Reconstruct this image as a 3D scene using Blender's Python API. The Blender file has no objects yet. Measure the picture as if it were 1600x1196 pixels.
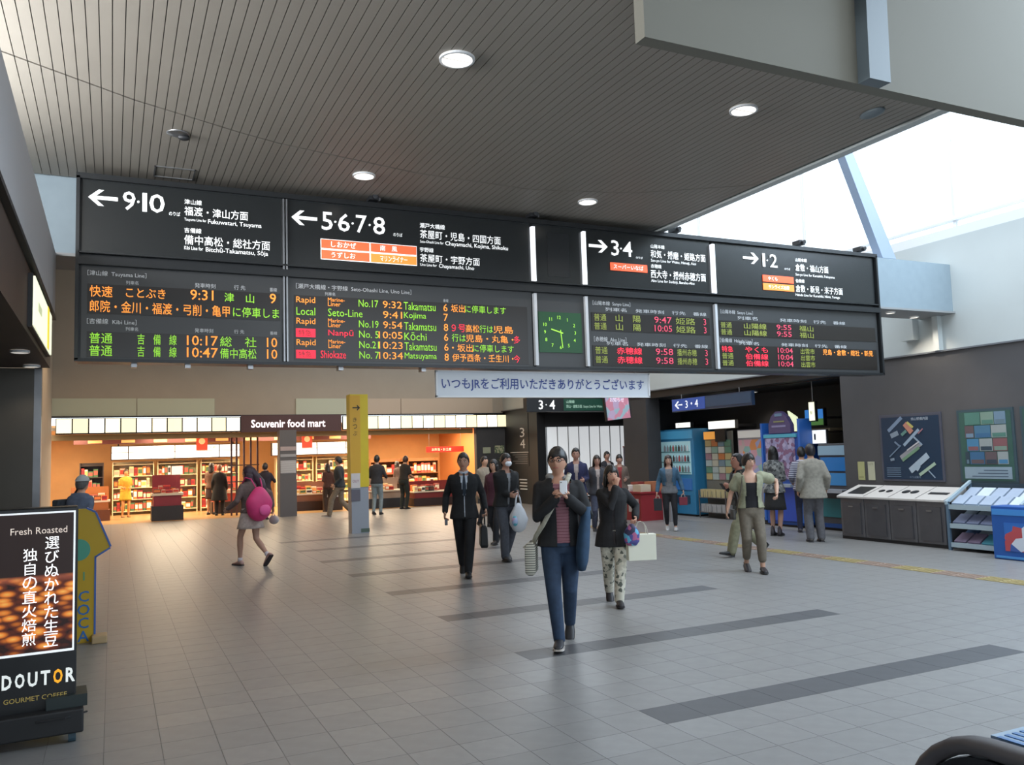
import bpy, bmesh, math, random
from mathutils import Vector, Matrix
random.seed(7)
S = bpy.context.scene
COL = S.collection
V = Vector
R = math.radians
# ------------------------------------------------------------------ camera
def setup_camera():
    yaw, pitch, roll = R(25.45), R(4.76), R(1.72)
    f = V((math.sin(yaw)*math.cos(pitch), math.cos(yaw)*math.cos(pitch), math.sin(pitch)))
    r0 = V((math.cos(yaw), -math.sin(yaw), 0)); u0 = r0.cross(f)
    r = r0*math.cos(roll) - u0*math.sin(roll); u = r.cross(f)
    cd = bpy.data.cameras.new('camera'); cam = bpy.data.objects.new('camera', cd); COL.objects.link(cam)
    m = Matrix((r, u, -f)).transposed().to_4x4(); m.translation = (0, 0, 1.65)
    cam.matrix_world = m
    cd.sensor_width = 36; cd.lens = 1315/1600*36; cd.clip_start = .05; cd.clip_end = 200
    S.camera = cam
setup_camera()
# ------------------------------------------------------------------ world, exposure, daylight
S.view_settings.view_transform = 'Standard'; S.view_settings.look = 'None'
S.view_settings.gamma = 1; S.view_settings.use_curve_mapping = False
S.view_settings.exposure = -0.18
w = bpy.data.worlds.new('sky'); S.world = w; w.use_nodes = True
bg = w.node_tree.nodes['Background']; bg.inputs[0].default_value = (.80, .90, 1, 1); bg.inputs[1].default_value = 3.4
def area_light(name, loc, rot, sx, sy, power, col):
    l = bpy.data.lights.new(name, 'AREA'); l.shape = 'RECTANGLE'; l.size = sx; l.size_y = sy; l.energy = power; l.color = col
    o = bpy.data.objects.new(name, l); COL.objects.link(o); o.location = loc; o.rotation_euler = rot
    return o
# daylight falling through the roof opening over the right half of the hall; fill lamps below are added
area_light('daylight_roof', (9.1, 6.0, 8.6), (0, R(12), 0), 5.5, 12, 110, (.74, .86, 1))
area_light('daylight_right_windows', (11.7, 2.6, 7.0), (0, R(38), 0), 3.0, 8, 1500, (.68, .84, 1))
area_light('daylight_left_clerestory', (-1.75, 5.0, 3.98), (0, R(-102), 0), .5, 4.6, 330, (.97, .98, 1))
area_light('added_rear_fill', (3.5, -5.6, 2.6), (R(97), 0, 0), 9, 3, 60, (.9, .95, 1))  # added fill light behind the camera, from an assumed unseen opening
area_light('added_shop_front_fill', (4.6, 22.8, 4.4), (0, 0, 0), 12, 2.5, 170, (1, .70, .40))  # added warm fill for the floor before the shop, no lamps hang here
area_light('added_far_hall_fill', (5.0, 18, 6.8), (0, 0, 0), 11, 12, 240, (1, .80, .62))  # added warm fill brightening the back wall and far floor, not a real lamp
# ------------------------------------------------------------------ materials
MC = {}
def mat(name, col, rough=.6, metal=0, emit=0, noise=.0, scale=8, spec=.5, bump=0, ecol=None):
    if name in MC: return MC[name]
    m = bpy.data.materials.new(name); m.use_nodes = True; nt = m.node_tree; b = nt.nodes['Principled BSDF']
    b.inputs['Base Color'].default_value = (*col, 1); b.inputs['Roughness'].default_value = rough
    b.inputs['Metallic'].default_value = metal; b.inputs['Specular IOR Level'].default_value = spec
    if emit:
        b.inputs['Emission Color'].default_value = (*(ecol or col), 1); b.inputs['Emission Strength'].default_value = emit
    if noise or bump:
        tc = nt.nodes.new('ShaderNodeTexCoord'); n = nt.nodes.new('ShaderNodeTexNoise'); n.inputs['Scale'].default_value = scale
        n.inputs['Detail'].default_value = 5
        nt.links.new(tc.outputs['Object'], n.inputs['Vector'])
        if noise:
            r = nt.nodes.new('ShaderNodeValToRGB')
            r.color_ramp.elements[0].position = .3; r.color_ramp.elements[1].position = .7
            r.color_ramp.elements[0].color = (*[c*(1-noise) for c in col], 1)
            r.color_ramp.elements[1].color = (*[min(1, c*(1+noise)) for c in col], 1)
            nt.links.new(n.outputs[0], r.inputs[0]); nt.links.new(r.outputs[0], b.inputs['Base Color'])
        if bump:
            bp = nt.nodes.new('ShaderNodeBump'); bp.inputs['Strength'].default_value = bump; bp.inputs['Distance'].default_value = .01
            nt.links.new(n.outputs[0], bp.inputs['Height']); nt.links.new(bp.outputs[0], b.inputs['Normal'])
    MC[name] = m
    return m
def H(h):
    h = h.lstrip('#'); c = [int(h[i:i+2], 16)/255 for i in (0, 2, 4)]
    return tuple(((x+.055)/1.055)**2.4 if x > .04045 else x/12.92 for x in c)
def cloth(hexc, rough=.85): return mat('cloth_'+hexc, H(hexc), rough, noise=.16, scale=22, bump=.25)
def plain(hexc, rough=.5, metal=0): return mat('plain_%s_%g_%g' % (hexc, rough, metal), H(hexc), rough, metal, noise=.05, scale=5)
def glow(hexc, e=1.0): return mat('glow_%s_%g' % (hexc, e), H(hexc), .5, 0, e)
def ramp_mat(name, kind, scale, stops, rough=.6, vec=(1, 1, 1), constant=True, emit=0, rnd=1.0):
    if name in MC: return MC[name]
    m = bpy.data.materials.new(name); m.use_nodes = True; nt = m.node_tree; b = nt.nodes['Principled BSDF']; b.inputs['Roughness'].default_value = rough
    tc = nt.nodes.new('ShaderNodeTexCoord'); mp = nt.nodes.new('ShaderNodeMapping'); mp.inputs['Scale'].default_value = vec
    nt.links.new(tc.outputs['Object'], mp.inputs['Vector'])
    r = nt.nodes.new('ShaderNodeValToRGB')
    if kind == 'voronoi':
        t = nt.nodes.new('ShaderNodeTexVoronoi'); t.inputs['Scale'].default_value = scale; t.inputs['Randomness'].default_value = rnd
        sep = nt.nodes.new('ShaderNodeSeparateColor'); nt.links.new(t.outputs['Color'], sep.inputs[0]); out = sep.outputs[0]
    elif kind == 'cells':
        t = nt.nodes.new('ShaderNodeTexVoronoi'); t.inputs['Scale'].default_value = scale; t.inputs['Randomness'].default_value = rnd; out = t.outputs['Distance']
    elif kind == 'wave':
        t = nt.nodes.new('ShaderNodeTexWave'); t.inputs['Scale'].default_value = scale; t.bands_direction = 'Z'; out = t.outputs[0]
    else:
        t = nt.nodes.new('ShaderNodeTexNoise'); t.inputs['Scale'].default_value = scale; t.inputs['Detail'].default_value = 4; out = t.outputs[0]
    nt.links.new(mp.outputs[0], t.inputs['Vector'])
    el = r.color_ramp.elements
    while len(el) < len(stops): el.new(.5)
    for e, (p, c) in zip(el, stops): e.position = p; e.color = (*H(c), 1)
    r.color_ramp.interpolation = 'CONSTANT' if constant else 'LINEAR'
    nt.links.new(out, r.inputs[0]); nt.links.new(r.outputs[0], b.inputs['Base Color'])
    if emit:
        nt.links.new(r.outputs[0], b.inputs['Emission Color']); b.inputs['Emission Strength'].default_value = emit
    MC[name] = m
    return m
# ------------------------------------------------------------------ mesh helpers
class MB:
    def __init__(s): s.v = []; s.f = []
    def add(s, vs, fs):
        o = len(s.v); s.v += [tuple(p) for p in vs]; s.f += [tuple(i+o for i in f) for f in fs]; return s
    def box(s, x0, x1, y0, y1, z0, z1, m=None):
        vs = [V((x, y, z)) for z in (z0, z1) for (x, y) in ((x0, y0), (x1, y0), (x1, y1), (x0, y1))]
        if m is not None: vs = [m @ p for p in vs]
        return s.add(vs, [(3, 2, 1, 0), (4, 5, 6, 7), (0, 1, 5, 4), (1, 2, 6, 5), (2, 3, 7, 6), (3, 0, 4, 7)])
    def quad(s, *p): return s.add(p, [tuple(range(len(p)))])
    def prism(s, pts, d):
        pts = [V(p) for p in pts]; d = V(d); n = len(pts)
        return s.add(pts+[p+d for p in pts], [tuple(range(n))[::-1], tuple(range(n, 2*n))]+[(i, (i+1) % n, n+(i+1) % n, n+i) for i in range(n)])
    def loft(s, rings, cap=True):
        n = len(rings[0]); vs = [p for r in rings for p in r]; fs = []
        for k in range(len(rings)-1):
            for i in range(n): fs.append((k*n+i, k*n+(i+1) % n, (k+1)*n+(i+1) % n, (k+1)*n+i))
        if cap: fs += [tuple(range(n))[::-1], tuple((len(rings)-1)*n+i for i in range(n))]
        return s.add(vs, fs)
    def tube(s, pts, rad, n=10, round_ends=True, side=None):
        pts = [V(p) for p in pts]; k = len(pts)
        if not isinstance(rad, (list, tuple)): rad = [rad]*k
        rad = [(r, r) if not isinstance(r, tuple) else r for r in rad]
        t = []
        for i in range(k):
            a = pts[max(0, i-1)]; b = pts[min(k-1, i+1)]; t.append((b-a).normalized())
        u = V(side) if side is not None else (V((0, 0, 1)) if abs(t[0].z) < .9 else V((1, 0, 0)))
        rings = []
        def ring(c, tt, uu, r):
            w_ = tt.cross(uu).normalized(); u2 = w_.cross(tt).normalized()
            return [c+u2*math.cos(2*math.pi*j/n)*r[0]+w_*math.sin(2*math.pi*j/n)*r[1] for j in range(n)], u2
        if round_ends:
            rr, _ = ring(pts[0]-t[0]*max(rad[0])*.6, t[0], u, (rad[0][0]*.55, rad[0][1]*.55)); rings.append(rr)
        for i in range(k):
            rr, u = ring(pts[i], t[i], u, rad[i]); rings.append(rr)
        if round_ends:
            rr, _ = ring(pts[-1]+t[-1]*max(rad[-1])*.6, t[-1], u, (rad[-1][0]*.55, rad[-1][1]*.55)); rings.append(rr)
        return s.loft(rings)
    def cyl(s, p0, p1, r0, r1=None, n=16):
        return s.tube([p0, p1], [r0, r0 if r1 is None else r1], n, False)
    def ell(s, c, r, nu=12, nv=8, m=None, fn=None):
        c = V(c); vs = []; fs = []
        for j in range(1, nv):
            th = math.pi*j/nv
            for i in range(nu):
                ph = 2*math.pi*i/nu; d = V((math.sin(th)*math.cos(ph), math.sin(th)*math.sin(ph), math.cos(th)))
                if fn: d = fn(d)
                vs.append(V((d.x*r[0], d.y*r[1], d.z*r[2])))
        top = V((0, 0, 1)); bot = V((0, 0, -1))
        if fn: top = fn(top); bot = fn(bot)
        vs.append(V((top.x*r[0], top.y*r[1], top.z*r[2]))); vs.append(V((bot.x*r[0], bot.y*r[1], bot.z*r[2])))
        a = (nv-1)*nu
        for j in range(nv-2):
            for i in range(nu): fs.append((j*nu+i, (j+1)*nu+i, (j+1)*nu+(i+1) % nu, j*nu+(i+1) % nu))
        for i in range(nu):
            fs.append((a, i, (i+1) % nu)); fs.append((a+1, (nv-2)*nu+(i+1) % nu, (nv-2)*nu+i))
        if m is not None: vs = [m @ p for p in vs]
        return s.add([c+p for p in vs], fs)
    def mesh(s, name):
        me = bpy.data.meshes.new(name); me.from_pydata(s.v, [], s.f); me.update(); return me
    def build(s, name, m, parent=None, smooth=False, bevel=0):
        me = s.mesh(name); me.materials.append(m)
        if smooth: me.polygons.foreach_set('use_smooth', [True]*len(me.polygons))
        o = bpy.data.objects.new(name, me); COL.objects.link(o)
        if parent is not None: o.parent = parent
        if bevel:
            b = o.modifiers.new('bevel', 'BEVEL'); b.width = bevel; b.segments = 2; b.limit_method = 'ANGLE'
        return o
def B(x0, x1, y0, y1, z0, z1, m=None): return MB().box(x0, x1, y0, y1, z0, z1, m)
def tag(o, label=None, cat=None, group=None, kind=None):
    if label: o['label'] = label
    if cat: o['category'] = cat
    if group: o['group'] = group
    if kind: o['kind'] = kind
    return o
def thing(name, label, cat, loc=(0, 0, 0), rz=0, group=None):
    o = bpy.data.objects.new(name, None); COL.objects.link(o); o.location = loc; o.rotation_euler = (0, 0, rz); o.empty_display_size = .1
    return tag(o, label, cat, group)
def struct(o, label=None, cat=None): o['kind'] = 'structure'; return tag(o, label, cat)
def copy_tree(o, parent=None):
    c = o.copy(); COL.objects.link(c)
    if parent is not None: c.parent = parent
    for ch in o.children: copy_tree(ch, c)
    return c
def text(s, m, p, zt, zb, wmax=None, parent=None, xd=(1, 0, 0), up=(0, 0, 1), name='lettering', align='L', exact=False, bold=0):
    """a line of writing: p = left (or centre) point on the line's height range, zt / zb = top / bottom along up"""
    c = bpy.data.curves.new(name, 'FONT'); c.body = s; c.resolution_u = 2; c.offset = bold
    o = bpy.data.objects.new(name, c); me = bpy.data.meshes.new_from_object(o)
    bpy.data.objects.remove(o); bpy.data.curves.remove(c)
    if not me.vertices: return None
    xs = [v.co.x for v in me.vertices]; ys = [v.co.y for v in me.vertices]
    x0, x1, y0, y1 = min(xs), max(xs), min(ys), max(ys)
    h = zt-zb; ky = h/(y1-y0); kx = ky
    if wmax and ((x1-x0)*kx > wmax or exact): kx = wmax/(x1-x0)
    off = (x1-x0)*kx/2 if align == 'C' else 0
    p = V(p); xd = V(xd); up = V(up); base = p+up*(zb-p.dot(up)) if align != 'A' else p
    for v in me.vertices: v.co = base+xd*((v.co.x-x0)*kx-off)+up*((v.co.y-y0)*ky)
    me.materials.clear(); me.materials.append(m)
    q = bpy.data.objects.new(name, me); COL.objects.link(q)
    if parent is not None: q.parent = parent
    return q
# ------------------------------------------------------------------ base materials
M = dict(
 cream=mat('cream_plaster', H('a49a8c'), .8, noise=.04, scale=1.5),
 cool=mat('pale_plaster', H('b6bcbb'), .8, noise=.03, scale=1.2),
 darkwall=mat('dark_grey_wall', H('4b4a4c'), .7, noise=.06, scale=2),
 black=mat('black_paint', H('1c1d20'), .5), 
 strip=mat('ceiling_strip_metal', H('89837a'), .55, .0, noise=.03, scale=2),
 tile=mat('floor_tile_stone', H('7f7e7d'), .36, noise=.07, scale=9, spec=.5),
 tile2=mat('floor_tile_stone_light', H('828180'), .33, noise=.07, scale=11, spec=.5),
 tiled=mat('dark_floor_tile_stone', H('4c4d50'), .4, noise=.08, scale=9),
 grout=mat('grout', H('7b7a7a'), .9),
 metal=mat('brushed_metal', H('9a9b9d'), .35, .9, noise=.06, scale=12),
 steel=mat('stainless_steel', H('7b7c7e'), .32, .85, noise=.08, scale=6),
 white=mat('white_enamel', H('d8dadc'), .4), 
 rubber=mat('black_rubber', H('17181a'), .55),
 wood=mat('brown_panel', H('4a3226'), .5, noise=.15, scale=3),
 glass=None)
def glassm(name, col=(.8, .9, .95), rough=.02, alpha=.22):
    m = mat(name, col, rough); m.node_tree.nodes['Principled BSDF'].inputs['Alpha'].default_value = alpha; return m
M['glass'] = glassm('clear_glass')
# ================================================================== THE SETTING
GX, GY, GP = 1.494, 4.63, .305
def build_floor():
    fl = struct(B(-4, 20, -6, 25.95, -.06, -.0015).build('floor', M['grout']))
    stripes = {}
    cells = []; g = .0015
    for i in range(-9, 35):
        x0 = GX+GP*i; x1 = x0+GP
        for j in range(-9, 70):
            y0 = GY+GP*j; y1 = y0+GP
            if x1 > 12 or x0 < -1.4 or y1 > 26: continue
            dark = (j+1) % 6 == 0 and -1 <= j <= 41 and 5 <= i <= 15
            d = math.hypot(x0, y0)
            ang = math.degrees(math.atan2(x0+.15, y0+.15))
            vis = -10 < ang < 60 and y0 > 2.2
            cells.append((dark, vis, d, x0, x1, y0, y1))
    cells.sort(key=lambda c: (not c[0], not c[1], c[2]))
    mesh = {}
    rest = MB()
    for k, (dark, vis, d, x0, x1, y0, y1) in enumerate(cells):
        if k < 300:
            key = 'd' if dark else ('a' if random.random() < .6 else 'b')
            if key not in mesh:
                me = B(0, GP-2*g, 0, GP-2*g, -.02, 0).mesh('floor_tile'); me.materials.append(M[{'d': 'tiled', 'a': 'tile', 'b': 'tile2'}[key]]); mesh[key] = me
            o = bpy.data.objects.new('floor_tile', mesh[key]); COL.objects.link(o); o.parent = fl; o.location = (x0+g, y0+g, 0)
            if dark: o['label'] = 'dark grey stripe tile'
        else: rest.box(x0+g, x1-g, y0+g, y1-g, -.02, 0)
    o = rest.build('floor_tiles', M['tile'], fl); o['kind'] = 'stuff'
    # tactile paving strip in front of the right wall
    tp = mat('tactile_yellow', H('96895f'), .6, noise=.12, scale=3); ts = mat('tactile_salmon', H('8f7c70'), .6, noise=.12, scale=3)
    mm = []
    for m_ in (tp, ts):
        mb = B(0, .296, 0, .296, .0005, .006)
        for q in range(4): mb.box(.03+q*.07, .055+q*.07, .02, .276, .006, .011)
        me = mb.mesh('tactile_tile'); me.materials.append(m_); mm.append(me)
    t = thing('tactile_paving', 'worn yellow and salmon tactile guide strip along the floor by the grey bins', 'paving', (9.2, 5.0, 0))
    for k in range(40):
        o = bpy.data.objects.new('tactile_tile', mm[(k//2) % 2]); COL.objects.link(o); o.parent = t; o.location = (0, k*.3, 0)
build_floor()
ARC = [(-3, 4.6), (-.7, 6.26), (.13, 6.78), (.97, 7.17), (1.3, 7.3), (2.67, 7.62), (3.95, 7.7), (5.04, 7.44), (6.13, 6.74), (6.6, 6.3)]
def arc(x):
    for (a, b), (c, d) in zip(ARC, ARC[1:]):
        if a <= x <= c: return b+(d-b)*(x-a)/(c-a)
    return 6.3
def build_ceiling():
    ce = MB().box(-3.2, 6.2, 4.12, 8.88, 4.425, 4.62).box(-3.2, 2.85, -6, 4.0, 4.425, 4.62).build('ceiling', M['black'])
    struct(ce)
    p = .0745; n = int(9.2/p)
    rest = MB()
    for k in range(n+1):
        x0 = -3+k*p; x1 = x0+p-.006
        if x1 > 6.2: break
        a0, a1 = arc(x0), arc(x1)
        ys = -6 if x1 < 2.85 else 4.12
        near = [(x0, ys, 4.4), (x1, ys, 4.4), (x1, a1-.012, 4.4), (x0, a0-.012, 4.4)]
        far = [(x0, a0+.012, 4.4), (x1, a1+.012, 4.4), (x1, 8.86, 4.4), (x0, 8.86, 4.4)]
        if x0 < -1.1: rest.prism(near, (0, 0, .018)); rest.prism(far, (0, 0, .018)); continue
        for q in (near, far): MB().prism(q, (0, 0, .018)).build('ceiling_panel', M['strip'], ce)
    rest.build('ceiling_panels', M['strip'], ce)['kind'] = 'stuff'
    # access hatch frame, edge fascia
    hx, hy = .33, 8.25
    mb = MB()
    for a in ((hx, hx+.36, hy, hy+.012), (hx, hx+.36, hy+.3, hy+.312), (hx, hx+.012, hy, hy+.3), (hx+.348, hx+.36, hy, hy+.3)): mb.box(*a, 4.392, 4.4)
    mb.build('hatch_frame', M['metal'], ce)
    B(6.2, 6.3, 4.12, 8.9, 4.38, 4.66).build('edge_fascia', M['cool'], ce)
build_ceiling()
struct(B(2.85, 12, 4.0, 4.1, 4.1, 6.5).build('trim_1', mat('beige_fascia', H('6e6c62'), .75)))          # hanging fascia before the roof light
struct(B(2.75, 6.2, -6, 4.1, 6.5, 6.6).build('ceiling.001', M['cream']))
struct(B(2.75, 2.85, -6, 4.0, 4.4, 6.5).build('wall_well', M['cream']))
steel_blue = mat('painted_steel', H('5f6a70'), .5)
struct(MB().prism([(4.60, 3.9, 4.1), (4.80, 3.9, 4.1), (4.86, 3.9, 6.5), (4.66, 3.9, 6.5)], (0, .1, 0)).build('trim_2', steel_blue))
# bulkhead that carries the board
bk = struct(B(-3, 12, 8.9, 9.5, 3.66, 4.42).build('wall_bulkhead', mat('bulkhead_paint', H('84929a'), .7, noise=.03)))
MB().box(-.7, 12, 8.86, 9.5, 3.63, 3.66).build('soffit', mat('soffit_panel', H('8b8c8c'), .6), bk)
# right wall
wr = struct(B(12, 12.3, -6, 26, 3.05, 4.85).build('wall_right', M['cool']))
B(11.97, 12.3, -6, 11.25, 0, 3.05).build('lower_panel', M['darkwall'], wr)
struct(B(11.93, 12, -6, 26, 3.05, 3.075).build('trim_6', mat('ledge_grey', H('6a6d72'), .5)))
struct(B(12, 12.3, 11.25, 26, 2.88, 3.05).build('trim_5', M['black']))
B(11.955, 12, -6, 11.25, 0, .1).build('skirting', M['black'], wr)
dk = mat('dark_recess', H('38383a'), .7, noise=.08, scale=2)
struct(B(11.9, 12.3, 17.35, 18.4, 0, 2.88).build('trim_3', dk))
struct(B(12, 12.3, 23.5, 26, 0, 2.88).build('trim_3', M['black']))
struct(B(12.3, 13.75, 11.15, 11.25, 0, 2.88).build('wall_recess', dk))
struct(B(13.65, 13.8, 11.25, 18.4, 0, 2.88).build('wall_recess', dk))
struct(B(12.3, 19, 11.25, 23.7, 2.86, 2.95).build('ceiling.004', M['black']))
struct(B(12.3, 19, 18.3, 18.4, 0, 2.86).build('wall_passage', dk))
struct(B(12.3, 19, 23.62, 23.75, 0, 2.86).build('wall_passage', dk))
struct(B(19, 19.1, 18.3, 23.7, 0, 2.86).build('wall_passage', dk))
struct(B(11.9, 12, 9.12, 9.22, 3.075, 3.64).build('trim_4', M['cool']))
struct(B(11.86, 12, 9.55, 9.8, 3.3, 3.64).build('trim_4', M['cool']))
# glazing above the right wall
wn = struct(B(12, 12.3, -6, 19, 4.85, 5.0).build('window_1', M['white']))
for k in range(8):
    y = -4+k*3.2
    B(12.08, 12.14, y, y+.05, 5.0, 8.2).build('mullion', M['white'], wn)
    if y+3.2 < 20: B(12.1, 12.108, y+.05, y+3.2, 5.0, 8.2).build('pane', M['glass'], wn)
B(12.05, 12.15, -6, 19, 5.12, 5.15).build('rail', M['white'], wn)
B(12.05, 12.15, -6, 19, 8.2, 8.3).build('rail', M['white'], wn)
# rear walls, roofs over the far hall
bw = struct(B(-3, 12.3, 26, 26.3, 2.98, 7.5).build('wall_back', M['cream']))
MB().box(-3, 12.3, 19, 26, 7.5, 7.6).box(-3, 6.2, 9.5, 19, 7.5, 7.6).build('ceiling.002', M['cream'])['kind'] = 'structure'
struct(MB().box(6.15, 6.2, 9.5, 19, 4.42, 7.5).build('wall_upper', M['cream']))
pa = mat('fascia_panel_green', H('b3b8a4'), .5); pb = mat('fascia_panel_warm', H('b8a794'), .5)
for x0, x1, m_ in ((-2.6, .6, pa), (.62, 2.69, pa), (5.04, 6.6, pa), (6.62, 8.36, pb), (8.38, 11.6, pb)):
    B(x0, x1, 25.96, 26, 3.0, 3.49).build('fascia_panel', m_, bw)
B(-3, 12.3, 25.9, 26, 2.955, 3.0).build('fascia_rail', M['black'], bw)
dw = struct(B(10.95, 12.1, 25.9, 26.1, 0, 2.98).build('wall_shop_side', dk))
# brown shopfront on the left
brown = mat('brown_shopfront', H('4a3c34'), .55, noise=.1, scale=2)
wl = struct(B(-.85, -.5, -6, 8.9, 3.05, 3.65).build('wall_left', mat('grey_fascia', H('bcbbbd'), .7)))
B(-.87, -.49, -6, 8.92, 3.02, 3.05).build('fascia_edge', M['black'], wl)
B(-3.2, -.85, -6, 8.9, 3.55, 3.65).build('canopy', M['cool'], wl)
B(-.6, -.53, 4.6, 8.85, 2.6, 3.02).build('sign_panel', brown, wl)
B(-1.3, -.53, 4.6, 8.85, 2.56, 2.6).build('entrance_soffit', brown, wl)
B(-1.2, -1.1, 4.0, 9.0, 0, 2.56).build('shop_wall', mat('olive_brown_wall', H('45433a'), .6, noise=.08, scale=2), wl)
B(-.66, -.6, 8.9, 9.0, 0, 3.65).build('corner_post', M['steel'], wl)
B(-1.1, -.66, 8.9, 8.98, 0, 2.56).build('end_panel', mat('olive_brown_end', H('4b463e'), .5, noise=.1, scale=2), wl)
B(-1.6, -1.5, 9, 26, 0, 7.5).build('far_side', M['cream'], wl)
for y in (4.9, 3.6, 2.2):
    B(-.62, -.55, y, y+.06, 0, 3.02).build('mullion', M['black'], wl)
for y0 in (2.26, 3.66): B(-.6, -.592, y0, y0+1.25, .1, 3.0).build('shop_pane', M['glass'], wl)
struct(B(-3.3, -3.2, -6, 9, 0, 3.6).build('wall_outer', M['darkwall']))
struct(B(-4, 12.3, -6.2, -6, 0, 1.2).build('wall_near', M['darkwall']))
# ------------------------------------------------------------------ diagonal brace under the roof light
br = MB().prism([(9.93, 8.95, 5.90), (10.17, 8.95, 5.84), (10.86, 8.95, 4.44), (10.57, 8.95, 4.44)], (0, .14, 0)).prism([(9.05, 8.95, 7.76), (9.29, 8.95, 7.70), (10.17, 8.95, 5.84), (9.93, 8.95, 5.90)], (0, .14, 0)).build('roof_brace', mat('brace_blue_grey', H('8d9bb0'), .5))
tag(br, 'pale blue grey diagonal steel brace rising from the beam right of the departure board', 'brace')
# ------------------------------------------------------------------ lamps of the hall
def spot(loc, power, col=(1, .87, .72), ang=120, parent=None, r=.08):
    l = bpy.data.lights.new('lamp_light', 'SPOT'); l.energy = power; l.color = col; l.spot_size = R(ang); l.spot_blend = .6; l.shadow_soft_size = r
    o = bpy.data.objects.new('lamp_light', l); COL.objects.link(o); o.location = loc
    if parent is not None: o.parent = parent
    return o
def downlight(label, x, y, z=4.4, r=.125, power=35, e=3.5, group=None):
    t = thing('downlight', label, 'ceiling light', (x, y, z-.006), 0, group)
    MB().loft([[V((math.cos(a)*q, math.sin(a)*q, h)) for a in [2*math.pi*i/28 for i in range(28)]] for q, h in ((r, .004), (r, -.012), (r*.86, -.014), (r*.84, .002))], cap=False).build('trim_ring', M['white'], t)
    MB().cyl((0, 0, -.002), (0, 0, .004), r*.86, n=28).build('diffuser', glow('fff6e6', e), t)
    MB().box(-r*.84, r*.84, -.004, .004, -.012, -.003).build('cross_bar', M['white'], t)
    spot((0, 0, -.05), power, parent=t)
downlight('large round white downlight, nearest and brightest in the strip ceiling', 2.145, 5.24, r=.125)
downlight('round downlight in the smooth ceiling left of the big sky opening', 4.65, 5.2, r=.115)
downlight('small round downlight above the blank panel of the departure board', 4.73, 7.85, r=.11)
downlight('round downlight directly above the left half of the departure board', 2.2, 7.85, r=.11)
t = thing('ceiling_speaker', 'unlit grey fitting on the ceiling above the left end of the board', 'ceiling fitting', (.47, 7.35, 4.394))
MB().ell((0, 0, 0), (.09, .09, .012), 20, 6).build('plate', M['metal'], t, True); MB().ell((.05, .02, -.02), (.05, .03, .028), 14, 8).build('sensor', M['black'], t, True)
t = thing('ceiling_sensor', 'small blue grey sensor at the edge of the ceiling under the beige fascia', 'ceiling fitting', (5.72, 4.85, 4.39))
MB().ell((0, 0, 0), (.07, .12, .03), 16, 8).build('housing', steel_blue, t, True)
downlight('small downlight under the beam right of the departure board', 10.8, 9.07, 3.63, .07, 45)
downlight('hidden second downlight under the beam by the right wall', 11.6, 9.3, 3.63, .07, 40)
downlight('downlight in the dark soffit above the ticket machines', 13.06, 14.83, 2.86, .12, 30)
downlight('nearer of the two round lamps under the brown shopfront soffit', -.66, 7.53, 2.56, .07, 6, 1.6)
downlight('farther of the two round lamps under the brown shopfront soffit', -.66, 8.6, 2.56, .07, 6, 1.6)
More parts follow.
